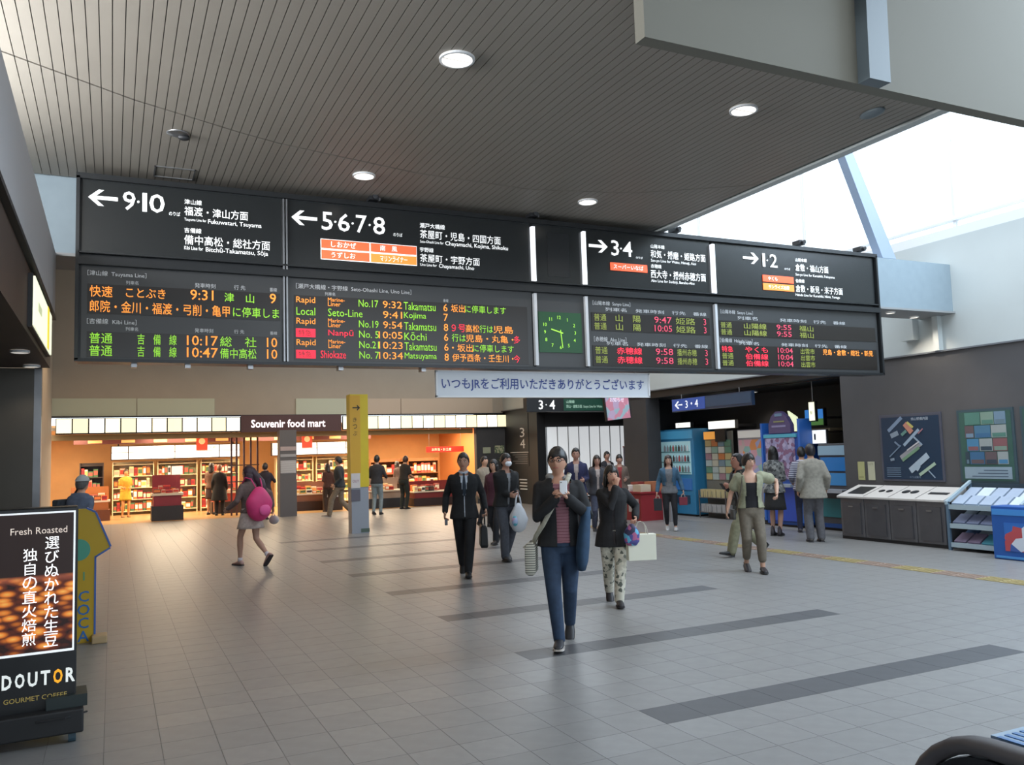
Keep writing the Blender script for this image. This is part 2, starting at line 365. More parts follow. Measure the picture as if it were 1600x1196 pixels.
# ================================================================== DEPARTURE BOARD
WH = glow('f4f6f6', .95); ORG = glow('ff9a3c', 1.0); GRN = glow('8fd03a', .85); RED = glow('ff3048', .95); DIMR = glow('c8405a', .8); DIMG = glow('8a9440', .55); HDR = glow('a9adb0', .55)
ORB = glow('f26038', .95); ORB2 = glow('f78a3a', .95)
def departure_board():
    t = thing('departure_board', 'long dark overhead train departure board with arrows, platform numbers and coloured LED rows', 'departure board', (4.8, 8.7, 2.6))
    bx, by, bz = 4.8, 8.7, 2.6
    def part(mb, name, m, label=None, bevel=0):
        mb.v = [(a-bx, b-by, c-bz) for a, b, c in mb.v]; o = mb.build(name, m, t, bevel=bevel)
        if label: o['label'] = label
        return o
    face = mat('board_face', H('1f2223'), .25, spec=.6); low = mat('board_lower_face', H('343536'), .35, spec=.6); led = mat('led_window', H('211c18'), .3)
    frame = mat('board_frame', H('26282a'), .35, .3)
    part(B(-.30, 9.86, 8.52, 8.84, 3.46, 4.31), 'housing', frame); part(B(-.30, 9.86, 8.52, 8.84, 2.60, 3.46), 'housing', frame)
    part(MB().box(-.32, 9.88, 8.46, 8.56, 4.28, 4.33).box(-.32, 9.88, 8.46, 8.56, 2.585, 2.615).box(-.32, -.29, 8.46, 8.56, 2.6, 4.3).box(9.85, 9.88, 8.46, 8.56, 2.6, 4.3), 'frame', frame)
    part(MB().box(-.30, 9.86, 8.46, 8.56, 3.585, 3.60).box(-.30, 9.86, 8.44, 8.56, 3.475, 3.545), 'middle_rail', frame)
    X = [-.29, 1.55, 4.34, 5.03, 6.93, 9.85]
    for i in range(5):
        part(B(X[i]+.02, X[i+1]-.02, 8.50, 8.53, 3.60, 4.28), 'sign_panel', face)
        part(B(X[i]+.02, X[i+1]-.02, 8.50, 8.53, 2.615, 3.475), 'led_panel', low)
    lit = glow('f4f8ff', 1.1)
    for x, l in ((1.55, 0), (4.355, 1), (5.03, 1), (6.94, 1)):
        if l:
            o = part(B(x-.02, x+.02, 8.455, 8.51, 3.60, 4.24), 'divider_tube', lit, 'lit white tube')
            part(B(x-.018, x+.018, 8.46, 8.51, 2.63, 3.46), 'divider', mat('pale_strip', H('c9ccd0'), .4))
        else:
            for q in (-.022, .008): part(B(x+q, x+q+.016, 8.46, 8.51, 2.62, 4.27), 'divider', M['metal'])
    for a in ((-.22, 1.50, 3.03, 3.305), (-.22, 1.50, 2.63, 2.865), (1.64, 4.26, 2.64, 3.30), (5.11, 6.85, 3.06, 3.28), (5.11, 6.85, 2.64, 2.885), (7.0, 9.78, 3.06, 3.26), (7.0, 9.78, 2.66, 2.945)):
        part(B(a[0], a[1], 8.494, 8.502, a[2], a[3]), 'led_window', led)
    def T(s, x, zt, zb, wm, m=WH, ex=False, y=8.488, bold=0):
        o = text(s, m, (x-bx, y-by, 0), zt-bz, zb-bz, wm, t, exact=ex, bold=bold)
    def nums(items, zt, zb):
        for s_, xa, xb in items:
            if s_ == '.': zc = (zt+zb)/2; part(MB().cyl(((xa+xb)/2, 8.494, zc), ((xa+xb)/2, 8.487, zc), .011, n=10), 'dot', WH)
            else: T(s_, xa, zt, zb, xb-xa, ex=True, bold=.007)
    def arrow(x0, x1, zc, left=True):
        w = x1-x0; h = .075; a = .017; mb = MB(); sx = -1 if not left else 1; tip = x0 if left else x1
        mb.prism([(tip+sx*.03, 8.495, zc-a), (tip+sx*w, 8.495, zc-a), (tip+sx*w, 8.495, zc+a), (tip+sx*.03, 8.495, zc+a)], (0, -.006, 0))
        for q in (-1, 1):
            mb.prism([(tip, 8.495, zc), (tip+sx*.045, 8.495, zc), (tip+sx*.045+sx*.085, 8.495, zc+q*h), (tip+sx*.085, 8.495, zc+q*h)], (0, -.006, 0))
        part(mb, 'arrow', WH)
    # panel 1
    arrow(-.222, .025, 4.115); nums((('9', .067, .175), ('.', .19, .21), ('1', .235, .275), ('0', .295, .43)), 4.20, 4.02); T('のりば', .468, 4.045, 4.005, .1)
    T('津山線', .605, 4.18, 4.13, .2, bold=.004); T('福渡・津山方面', .605, 4.11, 4.02, .59, ex=True, bold=.004); T('Tsuyama Line for', .605, 3.995, 3.96, .2); T('Fukuwatari, Tsuyama', .82, 4.0, 3.945, .66, bold=.004)
    T('吉備線', .605, 3.90, 3.85, .2, bold=.004); T('備中高松・総社方面', .605, 3.83, 3.735, .80, ex=True, bold=.004); T('Kibi Line for', .605, 3.72, 3.685, .17); T('Bitchū-Takamatsu, Sōja', .80, 3.725, 3.665, .70, bold=.004)
    T('［津山線  Tsuyama Line］', -.22, 3.43, 3.375, .66, HDR); T('列車名', .1, 3.35, 3.315, .3, HDR); T('発車時刻', .70, 3.365, 3.32, .19, HDR); T('行 先', 1.06, 3.365, 3.32, .12, HDR); T('番線', 1.40, 3.36, 3.32, .07, HDR)
    T('快速', -.202, 3.29, 3.185, .19, ORG, True, bold=.004); T('ことぶき', .1, 3.285, 3.195, .34, ORG, True, bold=.004); T('9:31', .66, 3.30, 3.20, .25, ORG, bold=.004); T('津　山', .97, 3.285, 3.195, .28, GRN, True, bold=.004); T('9', 1.40, 3.30, 3.20, .08, ORG, bold=.004)
    T('郎院・金川・福渡・弓削・亀甲', -.2, 3.155, 3.045, 1.22, ORG, True, bold=.004); T('に停車しま', 1.05, 3.15, 3.05, .44, GRN, True, bold=.004)
    T('［吉備線  Kibi Line］', -.22, 2.985, 2.935, .5, HDR); T('列車名', .1, 2.915, 2.88, .3, HDR); T('発車時刻', .70, 2.925, 2.885, .19, HDR); T('行 先', 1.06, 2.925, 2.885, .12, HDR); T('番線', 1.40, 2.92, 2.885, .07, HDR)
    for zt, hh, dst in ((2.855, '10:17', '総　社'), (2.74, '10:47', '備中高松')):
        T('普通', -.2, zt, zt-.1, .19, GRN, True, bold=.004); T('吉　備　線', .2, zt, zt-.1, .34, GRN, True, bold=.004); T(hh, .63, zt, zt-.095, .28, ORG, True, bold=.004); T(dst, .93, zt, zt-.1, .34, GRN, True, bold=.004); T('10', 1.37, zt, zt-.095, .1, ORG, bold=.004)
    # panel 2
    arrow(1.62, 1.88, 4.10); nums((('5', 1.926, 2.04), ('.', 2.055, 2.08), ('6', 2.095, 2.22), ('.', 2.24, 2.26), ('7', 2.285, 2.40), ('.', 2.42, 2.445), ('8', 2.47, 2.60)), 4.185, 3.995); T('のりば', 2.69, 4.03, 3.99, .1)
    for x, z, s, m_ in ((1.92, 3.80, 'しおかぜ', ORB), (2.44, 3.80, '南　風', ORB), (1.92, 3.69, 'うずしお', ORB), (2.44, 3.69, 'マリンライナー', ORB2)):
        part(B(x-.006, x+.511, 8.493, 8.499, z-.003, z+.102), 'train_name_border', WH); part(B(x, x+.505, 8.488, 8.493, z+.004, z+.095), 'train_name_plate', m_)
        T(s, x+.1, z+.08, z+.02, .30, y=8.484, bold=.004)
    T('瀬戸大橋線', 2.99, 4.165, 4.11, .35, bold=.004); T('茶屋町・児島・四国方面', 2.99, 4.09, 3.995, .96, ex=True); T('Seto-Ohashi Line for', 2.99, 3.975, 3.945, .27); T('Chayamachi, Kojima, Shikoku', 3.28, 3.985, 3.925, .94, bold=.004)
    T('宇野線', 2.985, 3.895, 3.845, .23, bold=.004); T('茶屋町・宇野方面', 2.985, 3.825, 3.735, .70, ex=True); T('Uno Line for', 2.985, 3.72, 3.69, .19); T('Chayamachi, Uno', 3.2, 3.725, 3.67, .53, bold=.004)
    T('［瀬戸大橋線・宇野線  Seto-Ohashi Line, Uno Line］', 1.66, 3.42, 3.365, 1.34, HDR); T('列車名', 1.95, 3.345, 3.31, .2, HDR); T('番線', 3.24, 3.34, 3.305, .06, HDR)
    rows = [('Rapid', 'Marine-\nLiner', 'No.17', '9:32', 'Takamatsu', '6', [('坂出', ORG), ('に停車します', GRN)], ORG), ('Local', 'Seto-Line', '', '9:41', 'Kojima', '7', [], GRN),
            ('Rapid', 'Marine-\nLiner', 'No.19', '9:54', 'Takamatsu', '8', [('９号', RED), ('高松', ORG), ('行は', GRN), ('　児島', ORG)], ORG), ('特急', 'Nanpū', 'No. 5', '10:05', 'Kōchi', '6', [('行は', GRN), ('　児島・丸亀・', ORG), ('多', RED)], RED),
            ('Rapid', 'Marine-\nLiner', 'No.21', '10:23', 'Takamatsu', '6', [('・坂出', ORG), ('に停車します', GRN)], ORG), ('特急', 'Shiokaze', 'No. 7', '10:34', 'Matsuyama', '8', [('伊予西条・壬生川・', ORG), ('今', RED)], RED)]
    for k, (a, b, n, h, d, pf, msg, m_) in enumerate(rows):
        z = 3.285-k*.1085; q = z-.085
        if a == '特急': part(B(1.655, 1.85, 8.488, 8.494, q, z), 'led_block', RED); T(a, 1.68, z-.012, q+.012, .14, led, y=8.485)
        else: T(a, 1.66, z, q+.006, .19, m_, True)
        if '\n' in b:
            u, l = b.split('\n'); T(u, 1.98, z+.005, z-.035, .24, m_); T(l, 1.98, z-.038, q+.002, .17, m_)
        else: T(b, 1.98 if k != 5 else 1.90, z, q+.006, .26 if k != 1 else .36, m_, k != 1)
        if n: T(n, 2.30, z, q+.01, .21, GRN, True)
        T(h, 2.56 if len(h) == 4 else 2.51, z, q+.01, .26 if len(h) == 5 else .21, ORG, True); T(d, 2.79, z, q, .36 if len(d) > 6 else .25, GRN, True); T(pf, 3.24, z, q+.005, .05, ORG)
        x = 3.33
        for s, mm in msg:
            w_ = len(s)*.083 if len(s) < 9 else .74; T(s, x, z, q, w_-.004, mm, True); x += w_
    # clock panel
    part(B(4.40, 4.965, 8.485, 8.5, 2.785, 3.255), 'clock_screen', mat('clock_green', H('123f20'), .4, emit=.5), 'dark green LED clock screen')
    G = glow('9fe048', .95); cx, cz = 4.683, 3.02
    for k in range(1, 13):
        a = R(90-30*k); ex = .215 if k % 3 else .2
        T(str(k), cx+math.cos(a)*ex*1.0-.02*len(str(k)), cz+math.sin(a)*.175+.02, cz+math.sin(a)*.175-.02, .05, G, y=8.481)
    def hand(ang, L, wd):
        a = R(90-ang); d = V((math.cos(a), 0, math.sin(a))); n = V((-d.z, 0, d.x))*wd; c = V((cx, 8.484, cz))
        part(MB().prism([c-d*.03-n, c+d*L-n, c+d*L+n, c-d*.03+n], (0, -.004, 0)), 'clock_hand', G)
    hand(286, .13, .006); hand(174, .18, .004)
    part(B(4.55, 4.84, 8.496, 8.5, 3.68, 4.2), 'service_cover', frame)
    # panel 4
    arrow(5.11, 5.37, 4.085, False); nums((('3', 5.42, 5.53), ('.', 5.55, 5.57), ('4', 5.585, 5.72)), 4.175, 3.985); T('のりば', 5.77, 4.0, 3.97, .1)
    part(B(5.40, 5.93, 8.488, 8.496, 3.805, 3.90), 'train_name_plate', ORB); T('スーパーいなば', 5.44, 3.88, 3.825, .45, y=8.484, bold=.004)
    T('山陽本線', 5.995, 4.17, 4.12, .27, bold=.004); T('和気・播磨・姫路方面', 5.99, 4.10, 4.0, .84, ex=True, bold=.004); T('San-yo Line for Wake, Himeji, Aioi', 5.99, 3.985, 3.94, .84)
    T('赤穂線', 5.985, 3.92, 3.87, .2, bold=.004); T('西大寺・播州赤穂方面', 5.98, 3.85, 3.745, .84, ex=True, bold=.004); T('Ako Line for Saidaiji, Banshu-Ako', 5.98, 3.73, 3.685, .84)
    T('［山陽本線  Sanyo Line］', 5.13, 3.42, 3.36, .6, HDR); T('列車名　発車時刻　行先　番線', 5.3, 3.345, 3.30, 1.5, HDR, True); T('［赤穂線  Ako Line］', 5.13, 2.99, 2.93, .45, HDR); T('列車名　発車時刻　行先　番線', 5.3, 2.935, 2.89, 1.5, HDR, True)
    for zt, rr in ((3.265, 0), (3.16, 0), (2.87, 1), (2.76, 1)):
        T('普通', 5.14, zt, zt-.085, .17, DIMG, True); T('山　陽' if not rr else '赤穂線', 5.44, zt, zt-.085, .36, DIMG if not rr else RED, True, bold=.004)
        T('9:47' if zt > 3.2 else ('10:05' if not rr else '9:58'), 6.0, zt, zt-.08, .26, DIMR, True, bold=.004); T('姫路' if not rr else '播州赤穂', 6.32, zt, zt-.085, .3, DIMG, True); T('3', 6.75, zt, zt-.08, .05, DIMR)
    # panel 5
    arrow(7.45, 7.71, 4.11, False); nums((('1', 7.775, 7.82), ('.', 7.845, 7.87), ('2', 7.90, 8.03)), 4.19, 4.01); T('のりば', 8.15, 4.02, 3.99, .1)
    for z, s in ((3.81, 'やくも'), (3.70, 'サンライズ出雲')):
        part(B(7.765, 8.30, 8.488, 8.496, z, z+.09), 'train_name_plate', ORB if z > 3.75 else ORB2); T(s, 7.85, z+.07, z+.02, .36, y=8.484, bold=.004)
    T('山陽本線', 8.35, 4.17, 4.12, .27, bold=.004); T('倉敷・福山方面', 8.345, 4.09, 3.99, .60, ex=True); T('San-yo Line for Kurashiki, Fukuyama', 8.34, 3.96, 3.915, .87)
    T('伯備線', 8.335, 3.88, 3.83, .2, bold=.004); T('倉敷・新見・米子方面', 8.33, 3.80, 3.70, .86, ex=True); T('Hakubi Line for Kurashiki, Niimi, Yonago', 8.32, 3.68, 3.635, 1.0)
    T('［山陽本線  Sanyo Line］', 7.03, 3.40, 3.34, .65, HDR); T('列車名　　　発車時刻　行先　番線', 7.3, 3.325, 3.28, 1.9, HDR, True); T('［伯備線  Hakubi Line］', 7.0, 3.03, 2.975, .6, HDR); T('列車名　　　発車時刻　行先　番線', 7.3, 2.995, 2.95, 1.9, HDR, True)
    for zt, rr in ((3.24, 0), (3.15, 0), (2.93, 1), (2.84, 1), (2.75, 1)):
        T('普通' if zt != 2.93 else '特急', 7.02, zt, zt-.075, .18, DIMG if zt != 2.93 else RED, True); T(('やくも' if zt == 2.93 else '伯備線') if rr else '山陽線', 7.40, zt, zt-.075, .38, RED if rr else DIMG, True, bold=.004)
        T('9:55' if not rr else '10:04', 7.95, zt, zt-.07, .26, DIMR, True, bold=.004); T('福山' if not rr else '出雲市', 8.35, zt, zt-.075, .25, DIMG, True)
        if zt == 2.93: T('児島・倉敷・総社・新見', 8.75, zt, zt-.08, .95, ORG, True)
    # spot lamps clamped on the top edge
    for x in (2.48, 4.38, 6.40, 8.47, 9.61):
        o = part(MB().box(x-.015, x+.015, 8.55, 8.62, 4.31, 4.36).box(x-.05, x+.05, 8.46, 8.60, 4.36, 4.42).cyl((x+.0, 8.46, 4.39), (x+.0, 8.42, 4.385), .026), 'clamp_lamp', mat('lamp_black', H('2b2c2f'), .4))
        part(MB().cyl((x+.06, 8.5, 4.385), (x+.06, 8.6, 4.385), .022), 'lamp_knob', M['metal'])
    part(MB().box(.5, .53, 8.6, 8.9, 2.7, 2.75).box(9.3, 9.33, 8.6, 8.9, 2.7, 2.75).box(4.5, 4.6, 8.8, 8.92, 3.9, 4.2), 'bracket', M['metal'])
    for x in (.15, .62, 1.2, 2.1, 3.0): part(B(x, x+.05, 8.56, 8.66, 2.55, 2.59), 'hanger_bolt', M['metal'])
departure_board()
# thank-you banner
t = thing('banner', 'long white banner with blue Japanese writing hanging below the departure board', 'banner', (4.57, 8.6, 2.28))
MB().box(-1.385, 1.385, 0, .03, 0, .285).build('board', mat('banner_white', H('cfd4da'), .5), t)
MB().box(-1.395, 1.395, -.008, .035, -.008, .012).box(-1.395, 1.395, -.008, .035, .275, .29).box(-1.395, -1.375, -.008, .035, 0, .285).box(1.375, 1.395, -.008, .035, 0, .285).build('frame', M['white'], t)
text('いつもJRをご利用いただきありがとうございます', mat('banner_blue', H('34488c'), .5), (-1.33, -.004, 0), .215, .065, 2.64, t, exact=True, bold=.012)
for x in (-1.2, 0, 1.2): MB().cyl((x, .015, .28), (x, .015, .302), .008).build('hanger', M['metal'], t)
# lit sign on the left shopfront
t = thing('lit_sign', 'glowing white and yellow light box sign on the brown shopfront at far left', 'sign', (-.5, 7.4, 2.6))
B(-.03, 0, -.9, .9, 0, .37).build('casing', M['black'], t); B(0, .012, -.88, .88, .015, .355).build('lit_face', glow('f4f6d8', 1.1), t)
B(.012, .016, .35, .52, .0155, .3545).build('yellow_band', glow('e8d040', 1.0), t); B(.012, .016, -.6, -.3, .16, .22).build('print', glow('c0c8a0', .9), t)
# ================================================================== SHOP AT THE BACK
warm = mat('warm_plaster', H('c99a64'), .7, noise=.06, scale=2); orange = mat('orange_wall', H('c07a44'), .6)
shf = struct(B(-4, 12.3, 26.0, 32.2, -.06, 0).build('floor.001', mat('shop_floor', H('b08a5a'), .3, noise=.05, scale=2)))
wsb = struct(B(-4, 12.3, 32, 32.2, 0, 3.0).build('wall_shop_back', warm))
struct(B(-4, 12.3, 26.3, 32.2, 2.62, 2.7).build('ceiling.003', mat('shop_ceiling', H('d8b48a'), .7)))
struct(B(-4.1, -4, 26, 32.2, 0, 3).build('wall_shop_left', warm)); struct(B(11.9, 12.1, 26.1, 32, 0, 3).build('wall_shop_right', orange))
B(1.9, 2.0, 26.3, 27.2, 2.3, 2.6)
for k, x in enumerate((-1.5, 1.7, 4.9, 8.1, 10.6)):
    area_light('shop_ceiling_light', (x, 28.6, 2.58), (0, 0, 0), 1.6, 2.6, 270, (1, .82, .56))
def goods_mats(): return [plain(h, .45) for h in ('c23a2a', 'e0b060', 'f0e4c8', '8a2a30', 'd8783a', '6a3a28', 'e8d8a0', 'b85848', '4a6a48', 'd0a088', '3a3038', 'f4f0e0')]
GM = goods_mats()
GMESH = []
for i, m_ in enumerate(GM):
    me = MB().box(-.5, .5, -.5, .5, 0, 1).box(-.42, .42, -.52, -.5, .25, .8).mesh('product_box'); me.materials.append(m_); me.materials.append(GM[(i*5+3) % 12])
    for p in list(me.polygons)[6:]: p.material_index = 1
    GMESH.append(me)
NG = [0]
CN = ['red', 'mustard yellow', 'cream', 'burgundy', 'orange', 'brown', 'pale yellow', 'brick pink', 'green', 'salmon', 'black', 'white']
def goods(x0, x1, y, z, hmin, hmax, label, group, wd=(.09, .2), gap=.015, depth=.16, along='x', cmax=20):
    x = x0; c = 0
    while c < cmax:
        w_ = random.uniform(*wd)
        if x+w_ > x1: break
        gi = random.randrange(12); o = bpy.data.objects.new('product_box', GMESH[gi]); COL.objects.link(o); h = random.uniform(hmin, hmax)
        o.scale = (w_, depth, h); o.location = (x+w_/2, y, z+.001) if along == 'x' else (y, x+w_/2, z+.001)
        if along != 'x': o.rotation_euler = (0, 0, R(-90) if along == 'y' else R(90))
        tag(o, CN[gi]+' box, '+label, 'product', group); x += w_+gap; c += 1; NG[0] += 1
def shelf_unit(label, x0, x1, y, h, n, m_, depth=.4, back=True):
    t = thing('shelf_unit', label, 'shelf', ((x0+x1)/2, y, 0), 0, None); w_ = (x1-x0)/2
    if back: B(-w_, w_, depth/2-.02, depth/2, 0, h).build('back_panel', m_, t)
    for s in (-1, 1): B(min(s*w_, s*(w_-.03)), max(s*w_, s*(w_-.03)), -depth/2, depth/2-.02, 0, h).build('side_panel', m_, t)
    zs = [.12+(h-.2)*k/(n-1) for k in range(n)]
    for z in zs: B(-w_+.03, w_-.03, -depth/2, depth/2-.02, z-.025, z).build('shelf', m_, t)
    return zs
wd_ = mat('shelf_wood', H('8a5a34'), .5, noise=.12, scale=4); wd2 = mat('shelf_dark', H('3a2c26'), .5); wcream = mat('shelf_cream', H('d8c8a0'), .5)
TIER = ['bottom', 'second', 'third', 'top']
spots_ = [(-.95, -.25, 'dark wooden bookcase at the far left end of the shop', wd2), (.0, 1.25, 'cream shelf unit behind the woman in yellow', wcream), (1.35, 2.6, 'cream shelf unit behind the burgundy display island', wcream), (2.7, 3.95, 'cream shelf unit left of the grey pillar', wcream), (5.2, 6.5, 'cream shelf unit just right of the grey pillar', wcream), (6.6, 7.9, 'cream shelf unit seen left of the yellow post', wcream)]
for k, (a, b, l, m_) in enumerate(spots_):
    for q, z in enumerate(shelf_unit(l, a, b, 30.6, 1.72, 5, m_)[:-1]):
        goods(a+.05, b-.05, 30.52, z, .18, .32, '%s tier, on the %s' % (TIER[q], l.split(' seen')[0].replace(' at the far left end of the shop', ' at far left')), 'products on the shop wall shelves', wd=(.07, .16), cmax=14)
for k, (a, b, l) in enumerate(((8.3, 9.6, 'wooden shelf unit with packages right of the yellow post'), (9.7, 10.9, 'wooden shelf unit under the red banner in the shop'))):
    for q, z in enumerate(shelf_unit(l, a, b, 29.6, 1.55, 4, wd_)[:-1]):
        goods(a+.05, b-.05, 29.52, z, .2, .36, '%s tier, on the %s' % (TIER[q], l.replace(' with packages', '').replace(' in the shop', '')), 'products on the right shop shelves', cmax=10)
# lit menu header over the shelves
for k, (a, b, l) in enumerate(((-.05, 3.95, 'glowing white header box over the shelves, left of the grey pillar'), (5.0, 8.0, 'glowing white header box over the shelves, between grey pillar and yellow post'))):
    t = thing('light_header', l, 'light box', ((a+b)/2, 30.1, 1.78)); w_ = (b-a)/2
    B(-w_+.2, -w_+.24, .1, .14, .46, .84).build('hanger', wd2, t); B(w_-.24, w_-.2, .1, .14, .46, .84).build('hanger', wd2, t)
    B(-w_, w_, 0, .2, 0, .46).build('casing', wd2, t)
    B(-w_+.03, w_-.03, -.01, 0, .25, .44).build('upper_panel', glow('fdf6ea', 1.25), t); B(-w_+.03, w_-.03, -.01, 0, .03, .235).build('lower_panel', glow('f6fbff', 1.25), t)
    for q in range(3): B(-w_+.5+q*w_*.7, -w_+.53+q*w_*.7, -.014, -.01, .03, .44).build('seam', wd2, t)
    text('お土産' if k else '名物', glow('d05a30', .9), (w_*.5, -.012, 0), .4, .3, .5, t)
t = thing('ceiling_beam', 'dark red brown beam above the glowing shop headers', 'beam', (3.9, 29.6, 2.3)); B(-5, 4.5, 0, .15, 0, .16).build('beam', mat('maroon_beam', H('5a2a26'), .5), t)
for q in range(10): B(-4.6+q*.95, -4.2+q*.95, -.01, 0, .03, .12).build('gold_letter', glow('e0a060', .6), t)
for x, l in ((2.39, 'small red hanging sign left in the shop front'), (5.48, 'small red hanging sign right of the grey pillar')):
    t = thing('hanging_sign', l, 'sign', (x, 26.5, 1.99)); B(-.16, .16, 0, .02, 0, .46).build('panel', glow('e8502e', .85), t)
    MB().cyl((0, -.004, .27), (0, 0, .27), .09, n=20).build('disc', glow('f4c880', .9), t); B(-.01, .01, .005, .015, .46, .63).build('rod', M['metal'], t)
t = thing('red_banner', 'long red banner over the counter at the right end of the shop', 'banner', (10.7, 28.2, 1.74)); B(-.7, .72, 0, .02, 0, .2).build('cloth', glow('c8281e', .6), t)
for q in (-.6, .6): B(q, q+.01, .005, .015, .2, .88).build('cord', M['metal'], t)
text('お弁当・お土産', glow('f8e0c0', .8), (-.5, -.004, 0), .15, .05, .95, t)
# fascia light box row and shop sign
LP = [glow('fff6d6', 1.25), glow('f4ecc4', 1.05), glow('fffaea', 1.5)]
t = thing('fascia_light_row', 'row of glowing cream light panels above the souvenir shop, left of its name sign', 'light box', (1.05, 25.88, 2.5))
B(-2.45, 2.37, .0, .1, 0, .44).build('casing', M['black'], t)
for k in range(12): B(-2.43+k*.4, -2.43+k*.4+.365, -.02, 0, .035, .42).build('light_panel', LP[k % 3], t)
t = thing('fascia_light_row', 'row of glowing cream light panels above the souvenir shop, right of its name sign', 'light box', (9.3, 25.8, 2.5))
B(-2.87, 2.8, .0, .09, 0, .44).build('casing', M['black'], t)
for k in range(15): B(-2.85+k*.375, -2.85+k*.375+.342, -.02, 0, .035, .42).build('light_panel', LP[(k*2) % 3], t)
t = thing('shop_sign', 'dark brown shop name board with glowing pinkish white lettering over the entrance', 'sign', (4.9, 25.88, 2.48))
B(-1.48, 1.5, -.05, .1, 0, .5).build('panel', mat('maroon_panel', H('4a2a28'), .5), t); text('Souvenir food mart', glow('fbeef2', 1.3), (-1.2, -.058, 0), .37, .13, 2.2, t, exact=True, bold=.02)
# underside valance
t = thing('valance', 'tan board under the glowing fascia panels across the shop front', 'beam', (4, 26.2, 2.3)); B(-7.9, 6.95, 0, .05, .04, .2).build('board', mat('tan_board', H('c49a62'), .6), t)
t = thing('shop_pillar', 'grey square pillar with notices in the middle of the shop front', 'pillar', (4.62, 25.2, 0)); B(-.24, .24, -.2, .2, 0, 2.5).build('shaft', mat('grey_pillar', H('5c5a5c'), .6), t)
B(-.22, .22, -.212, -.2, 1.25, 1.62).build('notice_sheet', ramp_mat('notice_print', 'wave', 11, [(0, 'c0c0c2'), (.6, '8a8a8c')]), t); B(-.22, .22, -.212, -.2, 1.72, 1.80).build('notice_strip', plain('9a9a9c'), t); B(-.22, .22, -.212, -.2, 1.90, 2.02).build('notice_strip', plain('a89a98'), t)
t = thing('rack_posts', 'tall dark thin posts of a display rack left of the grey pillar', 'rack', (3.5, 26.9, 0))
for x in (-.25, -.1, .12, .32, .52): B(x, x+.05, 0, .05, 0, 2.6).build('post', mat('maroon_post', H('4c2620'), .4), t)
B(-.3, .6, .05, .3, 1.0, 1.03).build('shelf', wd2, t); B(-.3, .6, .05, .3, 1.5, 1.53).build('shelf', wd2, t)
# display islands
IS = {}
def island(label, x, y, w_, d, h, top_c, base_c, slope=True, sign=None):
    IS[label] = ' '.join(label.split(',')[0].split(' near')[0].split()[:10]); t = thing('display_island', label, 'display stand', (x, y, 0))
    B(-w_/2, w_/2, -d/2, d/2, 0, h*.32).build('base', plain(base_c), t)
    B(-w_/2+.05, w_/2-.05, -d/2+.05, d/2-.05, h*.32, h*.55).build('body', plain(top_c), t)
    B(-w_/2, w_/2, -d/2, d/2, h*.55, h*.6).build('tray', plain('e0d0b8'), t)
    B(-w_/2+.04, w_/2-.04, d/2-.1, d/2-.06, h*.6, h).build('back_board', plain(top_c), t)
    goods(x-w_/2+.05, x+w_/2-.05, y-d*.25, h*.6, .08, .16, 'front row, on the '+IS[label], 'boxes on the display islands', cmax=6)
    goods(x-w_/2+.05, x+w_/2-.05, y+d*.1, h*.6, .14, .24, 'back row, on the '+IS[label], 'boxes on the display islands', cmax=6)
    return t
isl = island('display island with burgundy back board and black base near the left of the shop', 1.45, 26.75, .85, .8, 1.3, '8a2a34', '2e2a2c')
B(.12, .42, -.1, -.08, 1.3, 1.55).build('topper_card', glow('f4f4dc', .9), isl)
island('low display island with white tray and black base, right of the yellow post', 8.0, 25.9+.9, 1.2, .8, .95, 'a08a78', '26282c')
island('brown display island below the wall shelves, right of the grey pillar', 5.9, 27.6, 1.3, .7, .9, '8a5a40', '3a2418')
island('dark red low display island behind the suited man', 9.6, 26.6, 1.5, .7, .8, '7a2420', '2c1814')
island('wooden display island at the far left, in the shop', -.6, 28.2, 1.1, .7, 1.0, 'b06a34', '6a3a20')
island('display island with red goods behind the pink-bag walker', 3.3, 28.6, .9, .7, 1.15, 'c05040', '3a2c28')
t = thing('shop_monitor', 'small silver monitor on the counter right of the grey pillar', 'monitor', (6.35, 26.9, .0)); B(-.3, .3, -.1, .1, 0, .62).build('stand_box', plain('3c2a20'), t); B(-.26, .26, -.16, -.1, .42, .78).build('bezel', plain('c8ccd0'), t); B(-.17, .12, -.17, -.16, .5, .7).build('screen', mat('screen_green', H('34483c'), .2), t)
t = thing('indoor_plant', 'small leafy plant in front of the dark wall beside the shop', 'plant', (11.35, 25.4, 0)); MB().tube([(0, 0, 0), (0, 0, .35)], [.13, .17], 14, False).build('pot', plain('4a4038'), t)
MB().tube([(0, 0, .35), (.02, 0, 1.3)], .015, 6).build('stem', plain('4c4a2c'), t)
fl_ = MB()
for k in range(60):
    a = random.random()*6.28; z = .6+random.random()*1.1; r = .08+random.random()*.25; c = V((math.cos(a)*r, math.sin(a)*r, z)); d = V((math.cos(a), math.sin(a), random.uniform(-.3, .5)))*.12; n = V((-math.sin(a), math.cos(a), 0))*.035
    fl_.quad(c-d, c+n, c+d, c-n)
fl_.build('foliage', plain('54704a'), t)['kind'] = 'stuff'
